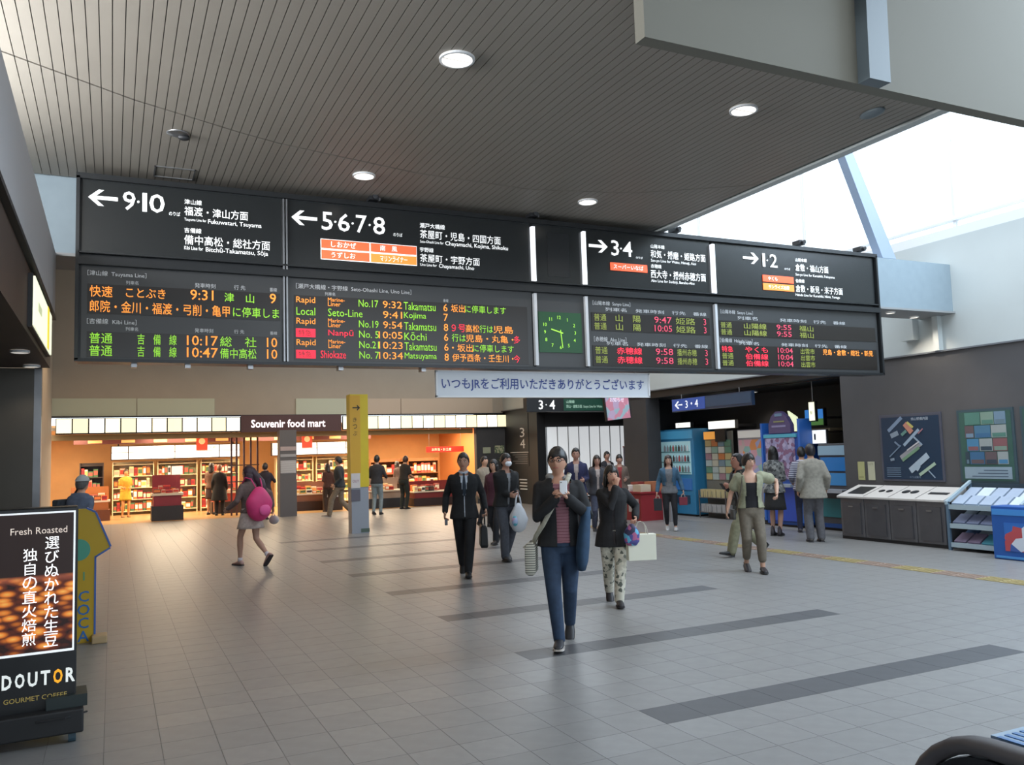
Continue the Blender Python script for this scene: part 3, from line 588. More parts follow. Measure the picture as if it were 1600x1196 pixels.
# ================================================================== YELLOW POST, SIGNS OVER THE PASSAGE
yel = mat('signal_yellow', H('c8b01e'), .5, noise=.05, scale=3); yor = mat('amber_yellow', H('c89a28'), .5)
t = thing('sign_post', 'tall square yellow guide post with arrow and grey lower half standing on the concourse', 'sign post', (4.89, 18.3, 0))
B(-.2, .2, -.16, .16, 1.0, 3.03).build('yellow_shaft', yel, t); B(-.21, .02, -.17, -.16, 1.3, 3.0).build('amber_face', yor, t)
B(-.19, .19, -.15, .15, 0, 1.0).build('grey_shaft', mat('grey_shaft', H('8a8f98'), .5), t); B(-.2, .0, -.17, -.15, .98, 1.3).build('notice_sheet', plain('c8c0bc'), t); B(-.2, .0, -.165, -.15, .7, .95).build('notice_plate', plain('5a5660'), t)
B(.01, .2, -.155, -.15, .02, .1).build('base_plate', plain('4a5a50'), t)
bk2 = mat('sign_black', H('2a2418'), .5)
MB().prism([(-.15, -.175, 2.72), (.0, -.175, 2.72), (.0, -.175, 2.745), (-.15, -.175, 2.745)], (0, .004, 0)).prism([(.02, -.175, 2.733), (-.05, -.175, 2.80), (-.05, -.175, 2.76), (-.01, -.175, 2.733)], (0, .004, 0)).prism([(.02, -.175, 2.733), (-.05, -.175, 2.665), (-.05, -.175, 2.70), (-.01, -.175, 2.733)], (0, .004, 0)).build('arrow', bk2, t)
for k, ch in enumerate('きっぷ'): text(ch, bk2, (-.10, -.173, 0), 2.52-k*.15, 2.42-k*.15, .1, t, align='C')
text('OUT', plain('8a4a60'), (-.1, -.174, 0), 1.16, 1.1, .14, t, align='C')
t = thing('platform_sign', 'black and dark green hanging sign reading 3 4 over the dark passage', 'sign', (10.85, 19.5, 2.69)); B(-1.17, 1.17, 0, .2, 0, .36).build('casing', M['black'], t); B(-.08, 1.14, -.008, 0, .02, .34).build('green_panel', mat('sign_green', H('1f4436'), .4, emit=.25), t)
text('3', WH, (-.82, -.004, 0), .3, .06, .14, t, bold=.01); text('4', WH, (-.50, -.004, 0), .3, .06, .16, t, bold=.01); MB().cyl((-.6, -.004, .18), (-.6, 0, .18), .015).build('dot', WH, t)
text('山陽線', glow('a8c8b4', .7), (.0, -.012, 0), .30, .22, .3, t); text('岡山・倉敷方面  Sanyo Line for Wake', glow('a8c8b4', .6), (.0, -.012, 0), .18, .08, 1.1, t)
for x in (-.9, .9): MB().cyl((x, .1, .36), (x, .1, 4.81), .012).build('hanger_rod', M['metal'], t)
t = thing('advert_screen', 'tilted pink hanging advertising screen below the right part of the banner', 'screen', (8.33, 13, 2.19)); mt = Matrix.Rotation(R(-6), 4, 'Y')
B(-.27, .27, 0, .06, 0, .46, mt).build('casing', M['black'], t); B(-.25, .24, -.008, 0, .01, .45, mt).build('screen', ramp_mat('pink_advert', 'voronoi', 9, [(0, 'b87888'), (.35, 'a890a8'), (.6, '8aa0a8'), (.8, 'c890a0')], .4, emit=.45), t)
text('お知らせ', glow('f0e0ec', .7), (-.2, -.014, 0), .4, .32, .3, t)
MB().cyl((0, .03, .46), (0, .03, 2.42), .015).build('hanger_rod', M['metal'], t)
struct(B(6.2, 12, 12.98, 13.08, 4.6, 4.7).build('trim_7', M['steel']))
t = thing('pier_number_sign', 'white numbers 3 and 4 one above the other on the black pier beside the shop', 'sign', (11.985, 24.8, 1.2))
B(0, .012, -.7, .7, 0, 1.7).build('panel', M['black'], t)
WT = mat('sign_white', H('c8cacc'), .5)
def tX(s, m_, y, zt, zb, wmax, parent, x=-.004, ex=False): return text(s, m_, (x, y, 0), zt, zb, wmax, parent, xd=(0, -1, 0), exact=ex)
tX('3', WT, -.1, 1.24, .94, .34, t, ex=True); tX('4', WT, -.1, .88, .58, .36, t, ex=True); B(-.004, 0, -.68, .66, .44, .46).build('line', WT, t)
for k in range(5): B(-.004, 0, -.6, .5-(k % 3)*.2, .36-k*.07, .385-k*.07).build('small_line', plain('6a6a6c'), t)
t = thing('pier_map_sign', 'small framed white-lined notice low on the black pier', 'sign', (11.985, 24.6, .45))
for k in range(4): B(0, .012, -.3, .2+.05*(k % 2), .1*k, .1*k+.035).build('text_line', WT, t)
t = thing('wall_notice', 'pale small notice on the dark wall between shop and pier', 'sign', (11.45, 25.88, 1.65)); B(-.28, .0, 0, .015, 0, .2).build('card', plain('9aa08a'), t); B(.15, .5, 0, .015, 0, .25).build('sheet', ramp_mat('notice_print2', 'voronoi', 20, [(0, '5a6a50'), (.5, 'a8a88a')]), t)
# lit frosted window of the passage
t = struct(B(12.35, 15.5, 23.58, 23.62, .2, 2.42).build('window_2', mat('frosted_lit_glass', H('dfe3e6'), .5, emit=.75)))
for k in range(9): B(12.35+k*.39, 12.375+k*.39, 23.555, 23.58, .2, 2.42).build('mullion', plain('b8bcc0'), t)
for x, y, l, r_ in ((13.4, 21.2, 'long tube light on the dark passage ceiling', 12), (15.0, 19.8, 'second tube light deeper in the dark passage', 12)):
    t = thing('tube_light', l, 'ceiling light', (x, y, 2.82), R(r_)); B(-.6, .6, -.03, .03, 0, .035).build('housing', M['white'], t); B(-.57, .57, -.02, .02, -.015, 0).build('tube', glow('f4f8ff', 2.5), t)
area_light('passage_light', (13.8, 21.0, 2.7), (0, 0, 0), 2.5, 1, 14, (.95, .97, 1))
t = thing('roll_up_banner', 'pale lilac roll-up banner stand at the right side of the passage', 'banner stand', (13.15, 20, 0)); B(-.25, .25, -.01, .01, .08, 1.72).build('sheet', ramp_mat('lilac_print', 'noise', 3, [(0, '8a88a8'), (.5, 'a8a8c0'), (.7, '9898b4')], constant=False), t); B(-.27, .27, -.05, .05, 0, .08).build('base', M['metal'], t); MB().cyl((0, .03, .05), (0, .03, 1.74), .01).build('pole', M['metal'], t); B(-.26, .26, -.015, .02, 1.7, 1.74).build('top_rail', plain('d8a8a8'), t)
t = thing('blue_guide_sign', 'long blue hanging guide sign with white left arrow along the dark recess', 'sign', (11.9, 14.95, 2.48)); B(0, .08, -1.42, 1.33, 0, .3).build('casing', mat('dark_blue', H('26364e'), .4), t)
bl = mat('sign_blue', H('2c4a94'), .4, emit=.35); B(-.008, 0, .1, 1.31, .02, .29).build('blue_panel', bl, t); B(-.006, 0, -1.4, .08, .05, .27).build('dim_blue_panel', mat('sign_blue_dim', H('2a4058'), .4, emit=.15), t)
mb = MB(); y0 = 1.2; mb.prism([(-.012, y0, .155), (-.012, y0-.28, .14), (-.012, y0-.28, .17)], (.003, 0, 0)).prism([(-.012, y0, .155), (-.012, y0-.12, .245), (-.012, y0-.16, .235), (-.012, y0-.05, .155)], (.003, 0, 0)).prism([(-.012, y0, .155), (-.012, y0-.05, .155), (-.012, y0-.16, .075), (-.012, y0-.12, .065)], (.003, 0, 0)); mb.build('arrow', WH, t)
tX('3・4', WH, .8, .24, .07, .5, t, -.012)
for y in (-1, 1): MB().cyl((.04, y, .3), (.04, y, .4), .01).build('hanger_rod', M['metal'], t)
# ================================================================== RIGHT WALL: BINS, RACKS, POSTERS
grey_bin = mat('bin_grey_steel', H('66666a'), .38, .35, noise=.1, scale=5)
t = thing('recycling_bins', 'row of grey steel waste bins with one sloping white top along the right wall', 'waste bin', (11.7, 9.9, 0))
def at(mb, dx, dy): mb.v = [(a-dx, b-dy, c) for a, b, c in mb.v]; return mb
for k in range(4):
    y0 = 8.86+k*.51
    at(B(11.42, 11.92, y0, y0+.5, .05, .70), 11.7, 9.9).build('bin_body', grey_bin, t, bevel=.01)
    d = at(B(11.40, 11.42, y0+.06, y0+.44, .1, .62), 11.7, 9.9).build('door', mat('bin_door', H('58585c'), .35, .4, noise=.1, scale=5), t)
    at(B(11.385, 11.40, y0+.2, y0+.3, .55, .57), 11.7, 9.9).build('handle', M['metal'], d)
at(B(11.44, 11.92, 8.86, 10.9, 0, .05), 11.7, 9.9).build('plinth', M['black'], t)
sl = MB(); sl.prism([(11.38, 8.84, .70), (11.38, 8.84, .735), (11.92, 8.84, .905), (11.92, 8.84, .70)], (0, 2.09, 0)); at(sl, 11.7, 9.9).build('sloping_top', mat('top_offwhite', H('c4c0bc'), .4), t, bevel=.006)
def ontop(y, s, w_, l_, round_=False):
    # y along the row, s 0..1 up the slope
    z = lambda u: .735+.17*u
    x = lambda u: 11.38+.55*u
    if round_:
        mb = MB(); c = V((x(s), y, z(s)+.004)); e = V((.55, 0, .17)).normalized()
        pts = [c+e*math.cos(2*math.pi*i/18)*w_+V((0, 1, 0))*math.sin(2*math.pi*i/18)*w_ for i in range(18)]; mb.prism(pts, (0, 0, .004))
    else:
        mb = MB().prism([(x(s-l_), y-w_, z(s-l_)+.003), (x(s+l_), y-w_, z(s+l_)+.003), (x(s+l_), y+w_, z(s+l_)+.003), (x(s-l_), y+w_, z(s-l_)+.003)], (0, 0, .005))
    return at(mb, 11.7, 9.9)
ontop(10.62, .5, .17, .3).build('opening', M['black'], t)
for y in (10.2, 10.05): ontop(y, .5, .055, 0, True).build('opening', M['black'], t)
for y in (9.72, 9.56): ontop(y, .5, .07, 0, True).build('opening', M['black'], t)
ontop(9.10, .45, .17, .07).build('slot', M['black'], t)
for y in (10.36, 9.86, 9.35): ontop(y, .5, .003, .48).build('seam', plain('8a8684'), t)
for y, l, c in ((10.95-.07, 'yellow notice on the grey wall above the left end of the bins', 'a8a878'), (10.66, 'pale notice beside the yellow one above the bins', 'b4b49c')):
    t = thing('wall_notice', l, 'notice', (11.955, y, .985)); B(0, .012, -.07, .07, 0, .32).build('sheet', plain(c), t)
    if c == 'b4b49c': tX('きっぷうりば', plain('6a6458'), .05, .3, .26, .1, t, -.002)
    else: B(-.002, 0, -.05, .05, .04, .06).build('printed_line', plain('8a8a60'), t)
# station map poster
t = thing('map_poster', 'dark blue framed station map poster with angled pale platforms on the grey wall', 'poster', (11.95, 9.82, .98))
B(0, .02, -.6, .6, 0, 1.12).build('frame', plain('4a4c58', .4), t); B(-.004, 0, -.56, .56, .03, 1.07).build('sheet', mat('navy_sheet', H('22354a'), .3), t)
BC = [0]
def bar(y, z, L, ang, th, c, nm='map_shape'):
    BC[0] += 1
    a = R(ang); d = V((0, -math.cos(a), math.sin(a)))*L/2; n = V((0, math.sin(a), math.cos(a)))*th/2; p = V((-.007-.0008*BC[0], y, z))
    MB().prism([p-d-n, p+d-n, p+d+n, p-d+n], (.002, 0, 0)).build(nm, plain(c), t)
for a in ((.28, .95, .36, 38, .06, '70829a'), (.30, .78, .16, 20, .08, '7a8896'), (.02, .88, .2, -50, .09, 'b07868'), (-.02, .93, .14, -40, .04, 'b0a860'), (-.03, .72, .4, 40, .05, '8a9cae'), (0, .5, .46, 32, .09, '8c8c92'), (0, .45, .4, 32, .05, '6a8a70'), (-.15, .3, .44, 36, .10, '9cacba'), (-.1, .24, .12, -40, .1, '9cacba'), (-.3, .2, .36, 32, .05, '9ab09c'), (.3, .5, .3, 38, .02, '6a7c90'), (-.16, .66, .2, -42, .03, '8a9cae'), (-.38, .12, .16, -45, .02, '8a9cae'), (.25, .62, .12, -38, .03, '6a7c90'), (-.22, .82, .12, 40, .02, 'a07078'), (.10, .80, .12, 35, .05, '5a8078'), (-.06, .58, .28, 30, .02, 'b8b8bc'), (.36, .36, .08, 10, .04, '7a8896')): bar(*a)
for k in range(5): B(-.007, -.004, .22, .5, .07+k*.035, .082+k*.035).build('legend_line', plain('6a7e92'), t)
text('岡山駅構内図', plain('a8b4c0'), (-.007, -.05, 0), 1.05, 1.0, .4, t, xd=(0, -1, 0)); text('のりば案内', plain('7a8ca0'), (-.007, .05, 0), .09, .05, .3, t, xd=(0, -1, 0))
# tourist poster boards with photo tiles
pc = ['6a8296', '3c6284', '46789a', '7a5458', '5e7480', '8296a0', '4e766c', '34424e', '8c9494', '5c5054', '486e88', '748a7e']
def poster_board(label, y1, y0, seed):
    t = thing('poster_board', label, 'poster', (11.95, (y0+y1)/2, .98)); w_ = (y1-y0)/2; rr = random.Random(seed)
    B(0, .03, -w_, w_, 0, 1.12).build('frame', plain('3a4c54', .4), t); B(-.004, 0, -w_+.04, w_-.04, .03, 1.08).build('sheet', plain('34544c'), t)
    for r_ in range(4):
        z0 = .28+r_*.2; y = -w_+.12
        while y < w_-.15:
            L = rr.uniform(.13, .32); e = min(y+L, w_-.1)
            o = B(-.01, -.004, y, e-.012, z0, z0+.188).build('photo_print', plain(rr.choice(pc), .4), t)
            B(-.012, -.01, y+.01, e-.03, z0+.01, z0+.07).build('caption_strip', plain(rr.choice(pc), .4), t); y = e
    B(-.008, -.004, -w_+.08, w_-.08, .06, .24).build('text_panel', plain('8496a2'), t)
    for k in range(3): B(-.01, -.008, -w_+.14, w_-.2-.1*k, .09+k*.045, .105+k*.045).build('text_line', plain('4a5a6a'), t)
poster_board('green and blue tourist poster board of small photographs above the brochure rack', 8.94, 8.02, 3)
poster_board('second poster board cut off by the right edge of the picture', 7.92, 6.95, 5)
# brochure rack
t = thing('brochure_rack', 'blue grey three-tier brochure rack standing right of the steel bins', 'rack', (11.6, 8.16, 0))
blg = mat('rack_blue_grey', H('5c7488'), .4, .2); bl2 = mat('rack_pale', H('9eb0ba'), .4)
def ar(mb): return at(mb, 11.6, 8.16)
for y in (8.74, 7.58):
    ar(B(11.32, 11.36, y-.02, y+.02, 0, .72)).build('leg', blg, t); ar(B(11.86, 11.9, y-.02, y+.02, 0, .98)).build('leg', blg, t)
    ar(MB().prism([(11.30, y-.02, .68), (11.88, y-.02, .98), (11.88, y-.02, 1.02), (11.30, y-.02, .73)], (0, .04, 0))).build('arm', bl2, t)
ar(B(11.88, 11.9, 7.58, 8.74, .05, .98)).build('back_panel', plain('2e3e4a'), t)
pan = [('c0ccd8', '9aa8bc'), ('8a92b0', '7c8c98'), ('4f93a4', '8a7a92')]
for k, (z, c) in enumerate(((.62, 0), (.34, 1), (.06, 2))):
    ar(MB().prism([(11.34, 7.6, z), (11.34, 7.6, z+.03), (11.86, 7.6, z+.24), (11.86, 7.6, z+.2)], (0, 1.12, 0))).build('tray', bl2, t)
    ar(B(11.33, 11.345, 7.6, 8.72, z-.01, z+.06)).build('lip', bl2, t)
NB = 0
for k, z in enumerate((.62, .34, .06)):
    for r_ in range(2):
        u = .1+r_*.5
        for q in range(5):
            y = 7.63+q*.222; xx = 11.34+.52*u
            mb = MB().prism([(xx, y, z+.035+.21*u), (xx+.2, y, z+.035+.21*u+.11), (xx+.19, y, z+.055+.21*u+.115), (xx-.01, y, z+.055+.21*u)], (0, .19, 0))
            o = mb.build('brochure_stack', plain(random.choice(pan[k] if r_ == 0 else pan[k][::-1]) if random.random() < .7 else random.choice(['a05a68', 'c8d4dc', '5a7aa8'])), None)
            tag(o, 'stack of brochures, %s in the %s row of the rack\'s %s tier' % (('rightmost', 'fourth from left', 'third from left', 'second from left', 'leftmost')[q], ('front', 'rear')[r_], ('upper', 'middle', 'bottom')[k]), 'brochures', 'brochures in the blue grey rack')
# blue box stand
t = thing('blue_stand', 'bright blue leaflet box with a colourful picture at the right edge of the picture', 'box', (11.0, 7.5, 0)); bb = mat('bright_blue', H('2456a0'), .4)
B(-.02, .3, -.28, .30, 0, .72).build('box', bb, t, bevel=.01); B(-.03, -.02, -.24, .26, .02, .05).build('rim', plain('4a90d0'), t); B(-.03, -.02, -.27, .12, .12, .5).build('picture', ramp_mat('blue_picture', 'voronoi', 7, [(0, '3a5aa0'), (.3, 'b04a50'), (.5, 'c8d0dc'), (.8, '2a66b4')]), t); B(-.03, -.02, -.26, .28, .6, .68).build('top_band', plain('3f86cc'), t)
# ================================================================== MACHINES IN THE RECESS
def machine(name, label, cat, x, y0, y1, h, col, dep=.8):
    t = thing(name, label, cat, (x, (y0+y1)/2, 0)); w_ = (y1-y0)/2
    B(0, dep, -w_, w_, .04, h).build('cabinet', col, t, bevel=.015); B(.03, dep, -w_+.03, w_-.03, 0, .04).build('plinth', M['black'], t)
    return t, w_
vb = mat('vending_blue', H('3a86b4'), .35)
t, w_ = machine('vending_machine', 'bright blue drinks vending machine with three rows of bottles behind its window', 'vending machine', 12.55, 16.4, 18.15, 2.1, vb)
B(-.01, 0, -w_+.1, w_-.35, 1.0, 1.8).build('window', mat('vend_window', H('9cc4cc'), .2, emit=.35), t)
B(-.012, 0, -w_+.02, w_-.02, 1.86, 2.06).build('header', mat('vend_header', H('4a96c0'), .3, emit=.25), t)
for r_ in range(3):
    z = 1.06+r_*.25; B(-.03, -.01, -w_+.12, w_-.38, z-.03, z-.005).build('shelf', plain('6fa4ac'), t)
    for q in range(9):
        y = -w_+.18+q*.115
        MB().tube([(-.03, y, z), (-.03, y, z+.1), (-.03, y, z+.13), (-.03, y, z+.15)], [.026, .026, .012, .012], 8, False).build('drink_bottle', plain(random.choice(['3a2a26', 'a84848', 'd8dcdc', '4a6a58', '34404c', '8a8a90']), .3), t)
B(-.015, 0, -w_+.2, w_-.5, .3, .5).build('delivery_flap', mat('flap', H('2c4c66'), .3), t); B(-.015, 0, w_-.3, w_-.1, .9, 1.5).build('control_panel', plain('5c90ac'), t); B(-.02, -.012, w_-.26, w_-.16, 1.1, 1.14).build('coin_slot', M['black'], t)
B(-.015, 0, -w_+.1, w_-.1, .62, .9).build('blue_advert', mat('vend_advert', H('3c74b8'), .3, emit=.1), t)
for (y0, y1, z0, z1, l) in ((17.06, 17.65, 2.14, 2.28, 'small glowing white sign above the blue vending machine'), (15.4, 16.35, 2.06, 2.26, 'long glowing white light box above the leaflet wall')):
    t = thing('light_box', l, 'light box', (13.0, (y0+y1)/2, z0)); w_ = (y1-y0)/2; B(.0, .1, -w_, w_, 0, z1-z0).build('casing', M['metal'], t); B(-.01, 0, -w_, w_, .01, z1-z0-.01).build('lit_face', glow('fbfdf4', 1.3), t)
    B(.1, .65, -.03, .03, .04, .1).build('bracket', M['black'], t); 
    if 'long' in l: B(.1, .65, -w_, -w_+.05, .04, .1).build('bracket', M['black'], t)
    else: text('きっぷ', plain('6a6a60'), (-.012, .2, 0), .11, .03, .3, t, xd=(0, -1, 0))
# leaflet wall with lower rack
t = thing('leaflet_wall', 'tall display of many small colourful leaflets with wire baskets below', 'display rack', (12.7, 15.7, 0))
B(.05, .1, -.46, .5, 0, 2.0).build('back_panel', plain('6a6c68'), t)
for r_ in range(6):
    for q in range(4):
        B(.03, .05, -.44+q*.235, -.44+q*.235+.21, .88+r_*.155, .88+r_*.155+.14).build('leaflet', plain(random.choice(['b8b8a8', 'c07848', '8aa89a', 'c8c8c0', '9a7a86', '708a98', 'a8b8b8', 'b8a878', '5c8a76']), .5), t)
B(.02, .05, .1, .5, 1.82, 2.0).build('orange_lit_card', mat('orange_lit', H('e8a048'), .4, emit=.6), t); B(.0, .05, -.3, .06, 1.76, 2.06).build('black_monitor', M['black'], t)
for z in (.12, .46):
    B(-.2, .05, -.46, .5, z, z+.02).build('tray', M['metal'], t)
    for q in range(7): MB().cyl((-.2, -.44+q*.155, z), (-.2, -.44+q*.155, z+.16), .006, n=6).build('wire', M['metal'], t)
    for q in range(5): B(-.16, .0, -.44+q*.19, -.44+q*.19+.17, z+.02, z+.2).build('leaflet_stack', plain('c0b488' if z > .3 else 'a8a8a8'), t)
for y in (-.46, .48): B(-.21, -.19, y, y+.02, 0, .64).build('leg', M['metal'], t)
t = thing('poster_stand', 'colourful advertising poster with white header standing in the dark recess', 'poster', (12.7, 14.55, 0)); B(0, .06, -.42, .42, .1, 2.0).build('panel', plain('9a9aa4'), t); B(-.01, 0, -.4, .4, 1.82, 1.98).build('header', mat('pale_lit', H('c8c8c4'), .4, emit=.4), t)
B(-.01, 0, -.38, .38, .9, 1.78).build('print', ramp_mat('ad_print', 'voronoi', 6, [(0, 'b8a8a8'), (.25, 'd08a58'), (.4, '9aa0c8'), (.6, 'c89aa8'), (.8, '8ab0ac')], .4, emit=.15), t); B(-.02, .2, -.4, .4, 0, .1).build('foot', M['black'], t)
t = thing('narrow_banner', 'narrow white and black patterned vertical banner beside the blue machine', 'banner stand', (12.5, 13.85, 0)); B(0, .02, -.13, .13, .3, 1.92).build('sheet', ramp_mat('bw_print', 'voronoi', 14, [(0, 'c0c0cc'), (.45, '3a3650'), (.75, 'a8a8b0')]), t); MB().cyl((.03, 0, 0), (.03, 0, 1.95), .012).build('pole', M['metal'], t); B(-.12, .15, -.15, .15, 0, .03).build('base', M['black'], t)
# blue ticket machine with purple topper
t, w_ = machine('ticket_machine', 'blue ticket machine with purple rounded topper and striped print', 'ticket machine', 12.25, 12.65, 13.65, 1.88, mat('machine_blue', H('1f4e9c'), .4), .75)
B(-.02, 0, -w_+.1, w_-.08, .95, 1.78).build('print', ramp_mat('purple_print', 'voronoi', 12, [(0, '8a86a8'), (.3, '5a4a68'), (.5, 'a09ab8'), (.75, '7a5a78')], .4, emit=.1), t)
B(-.03, 0, -w_+.04, w_-.04, 1.79, 1.86).build('teal_rim', mat('teal_rim', H('4a9ab0'), .4, emit=.15), t)
pr = [(-.02, -.32, 1.88), (-.02, .30, 1.88), (-.02, .30, 2.06), (-.02, .22, 2.22), (-.02, .08, 2.32), (-.02, -.06, 2.32), (-.02, -.22, 2.2), (-.02, -.32, 2.04)]
MB().prism(pr[::-1], (.1, 0, 0)).build('topper', mat('topper_purple', H('4c4468'), .4, emit=.15), t); B(-.03, -.02, -.2, .2, 2.0, 2.04).build('topper_line', plain('8a84a8'), t); B(-.03, -.02, -.16, .14, 2.1, 2.13).build('topper_line', plain('8a8a60'), t); B(-.03, -.02, -.1, .1, 2.22, 2.28).build('topper_badge', plain('6a86a0'), t)
B(-.03, 0, -w_+.1, w_-.1, .12, .8).build('lower_print', mat('royal_blue', H('2648a8'), .4, emit=.1), t); B(-.18, 0, -w_+.1, w_-.1, .8, .86).build('counter', plain('9aa4b0'), t)
B(-.02, .3, -w_-.06, -w_, .1, 2.15).build('side_panel', mat('machine_blue2', H('2a62b4'), .4, emit=.08), t); B(-.02, .3, w_, w_+.05, .1, 2.1).build('side_panel', mat('machine_blue2', H('2a62b4')), t)
t = thing('green_white_light', 'bright slanted pale green light panel behind the purple topper', 'light box', (13.02, 13.5, 1.92)); MB().prism([(0, .1, 0), (0, -.08, 0), (0, -.02, .3), (0, .22, .44)], (.05, 0, 0)).build('lit_face', glow('e6f0c8', 1.1), t); B(.05, .63, -.03, .03, .1, .13).build('bracket', M['metal'], t)
# ATM-like machine at the corner
t, w_ = machine('cash_machine', 'grey machine with pale blue header and blue screens beside the wall corner', 'machine', 12.35, 11.45, 12.25, 1.64, plain('4a4c52'), .7)
B(-.03, 0, -w_+.02, w_-.02, 1.42, 1.6).build('header', mat('atm_header', H('7c98ac'), .4, emit=.25), t); B(-.02, 0, -w_+.06, w_-.06, 1.12, 1.38).build('screen', mat('atm_blue', H('2464a0'), .3, emit=.3), t); B(-.02, 0, -w_+.06, w_-.06, .85, 1.08).build('lower_screen', mat('atm_blue2', H('3a7ab0'), .3, emit=.2), t); B(-.25, 0, -w_+.03, w_-.03, .72, .78).build('ledge', plain('a8aab0'), t)
B(-.02, 0, -w_+.2, -w_+.28, .15, .65).build('yellow_stripe', plain('9a7a28'), t); B(-.02, 0, -w_+.3, w_-.05, .25, .6).build('teal_panel', plain('2c7a84'), t); B(-.02, 0, -w_+.03, w_-.03, .05, .13).build('blue_kick', plain('1f4a8c'), t)
t = thing('tv_monitor', 'wall monitor showing a blue and green picture high in the dark recess', 'monitor', (12.9, 12.85, 2.0)); B(0, .08, -.26, .26, 0, .36).build('casing', M['black'], t); B(-.01, 0, -.24, .24, .15, .34).build('sky_picture', glow('3c86d8', .7), t); B(-.01, 0, -.24, .24, .02, .15).build('land_picture', glow('5a8a48', .5), t); B(.08, .75, -.03, .03, .15, .2).build('bracket', M['metal'], t)
t = thing('tan_shelf', 'tan shelf ledge under the wall monitor', 'shelf', (12.9, 12.75, 1.9)); B(-.1, .75, -.4, .3, 0, .05).build('board', plain('8a7a60'), t)
t = thing('lit_notice', 'small bright white notice with black print above the standing man in the khaki jacket', 'light box', (12.6, 12.45, 1.64)); B(0, .05, -.19, .19, 0, .28).build('casing', M['metal'], t); B(-.01, 0, -.17, .17, .01, .27).build('lit_face', glow('f0f4f4', 1.1), t); B(-.014, -.01, .08, .12, .08, .2).build('print', M['black'], t); B(.05, 1.05, -.02, .02, .22, .24).build('bracket', M['metal'], t)
t = thing('vertical_light_sign', 'narrow vertical glowing sign at the corner of the grey wall', 'sign', (12.4, 12.4, 2.08)); B(0, .06, -.09, .09, 0, .4).build('casing', M['black'], t); B(-.01, 0, -.07, .07, .02, .38).build('lit_face', glow('f0f2d4', 1.1), t); text('駅', plain('4a6a4a'), (-.012, .04, 0), .2, .14, .08, t, xd=(0, -1, 0)); MB().cyl((.03, 0, .4), (.03, 0, .8), .01).build('hanger', M['metal'], t)
# red table with boxes
t = thing('red_table', 'red cloth-covered sales table with boxes by the blue vending machine', 'table', (11.25, 16.85, 0)); redc = mat('red_cloth', H('8c2028'), .7)
B(-.35, .33, -.6, .55, .0, .62).build('cloth_skirt', redc, t); B(-.38, .36, -.63, .58, .62, .66).build('tabletop', redc, t); B(-.36, -.35, -.5, -.1, .2, .5).build('white_notice', plain('b8b0b0'), t)
for k, (x, y, c, h) in enumerate(((-.18, -.4, 'c8b8a0', .16), (.16, -.38, 'a86a4a', .22), (-.18, .1, 'd8d0c8', .14), (.16, .2, '8a3a34', .2))):
    o = MB().box(-.14, .14, -.16, .16, 0, h).box(-.12, .12, -.165, -.16, .03, h-.04).build('sales_box', plain(c), None); o.location = (11.25+x, 16.85+y, .661); tag(o, ['tan box at the near left of the red table', 'brown box at the near right of the red table', 'white low box at the far left of the red table', 'dark red box at the far right of the red table'][k], 'box')
t = thing('a_sign', 'small white floor sign with a black letter behind the woman in denim', 'sign', (11.3, 15.8, 0)); B(-.02, .02, -.15, .15, .0, .62).build('board', plain('8c8c90'), t); text('A', M['black'], (-.024, .06, 0), .35, .15, .12, t, xd=(0, -1, 0))
# ================================================================== LEFT FOREGROUND SIGNS
t = thing('coffee_sign', 'tall black advertising light box with roasted coffee beans poster at the left edge', 'advertising sign', (-.55, 5.95, 0), R(3))
B(-.45, .36, -.06, .10, .12, 1.40).build('case', mat('sign_case', H('17191b'), .35), t, bevel=.008)
B(-.36, .345, -.064, -.06, .53, 1.375).build('white_border', glow('e8ecee', .8), t)
bean = bpy.data.materials.new('coffee_bean_poster'); bean.use_nodes = True; nt = bean.node_tree; b = nt.nodes['Principled BSDF']
tc = nt.nodes.new('ShaderNodeTexCoord'); mp = nt.nodes.new('ShaderNodeMapping'); mp.inputs['Scale'].default_value = (11, 11, 25); mp.inputs['Rotation'].default_value = (0, .35, 0)
vo = nt.nodes.new('ShaderNodeTexVoronoi'); vo.inputs['Scale'].default_value = 1.0; r1 = nt.nodes.new('ShaderNodeValToRGB'); e = r1.color_ramp.elements
for p, c in ((.0, 'f0a850'), (.35, 'c06820'), (.55, '5a2410'), (.8, '1c0806')):
    q = e[0] if p == 0 else (e.new(p)); q.position = p; q.color = (*H(c), 1)
e[-1].position = 1; e[-1].color = (.02, .005, .002, 1)
nt.links.new(tc.outputs['Object'], mp.inputs[0]); nt.links.new(mp.outputs[0], vo.inputs['Vector']); nt.links.new(vo.outputs['Distance'], r1.inputs[0])
sx = nt.nodes.new('ShaderNodeSeparateXYZ'); nt.links.new(tc.outputs['Object'], sx.inputs[0]); r2 = nt.nodes.new('ShaderNodeValToRGB'); r2.color_ramp.elements[0].position = .95; r2.color_ramp.elements[1].position = 1.12
nt.links.new(sx.outputs[2], r2.inputs[0]); mx = nt.nodes.new('ShaderNodeMixRGB'); nt.links.new(r2.outputs[0], mx.inputs[0]); nt.links.new(r1.outputs[0], mx.inputs[1])
r3 = nt.nodes.new('ShaderNodeValToRGB'); r3.color_ramp.elements[0].position = .98; r3.color_ramp.elements[0].color = (*H('9a5038'), 1); r3.color_ramp.elements[1].position = 1.22; r3.color_ramp.elements[1].color = (*H('20120e'), 1)
nt.links.new(sx.outputs[2], r3.inputs[0]); nt.links.new(r3.outputs[0], mx.inputs[2]); nt.links.new(mx.outputs[0], b.inputs['Base Color']); nt.links.new(mx.outputs[0], b.inputs['Emission Color']); b.inputs['Emission Strength'].default_value = .8
B(-.35, .335, -.067, -.064, .545, 1.365).build('poster', bean, t)
WW = glow('ffffff', 1.1)
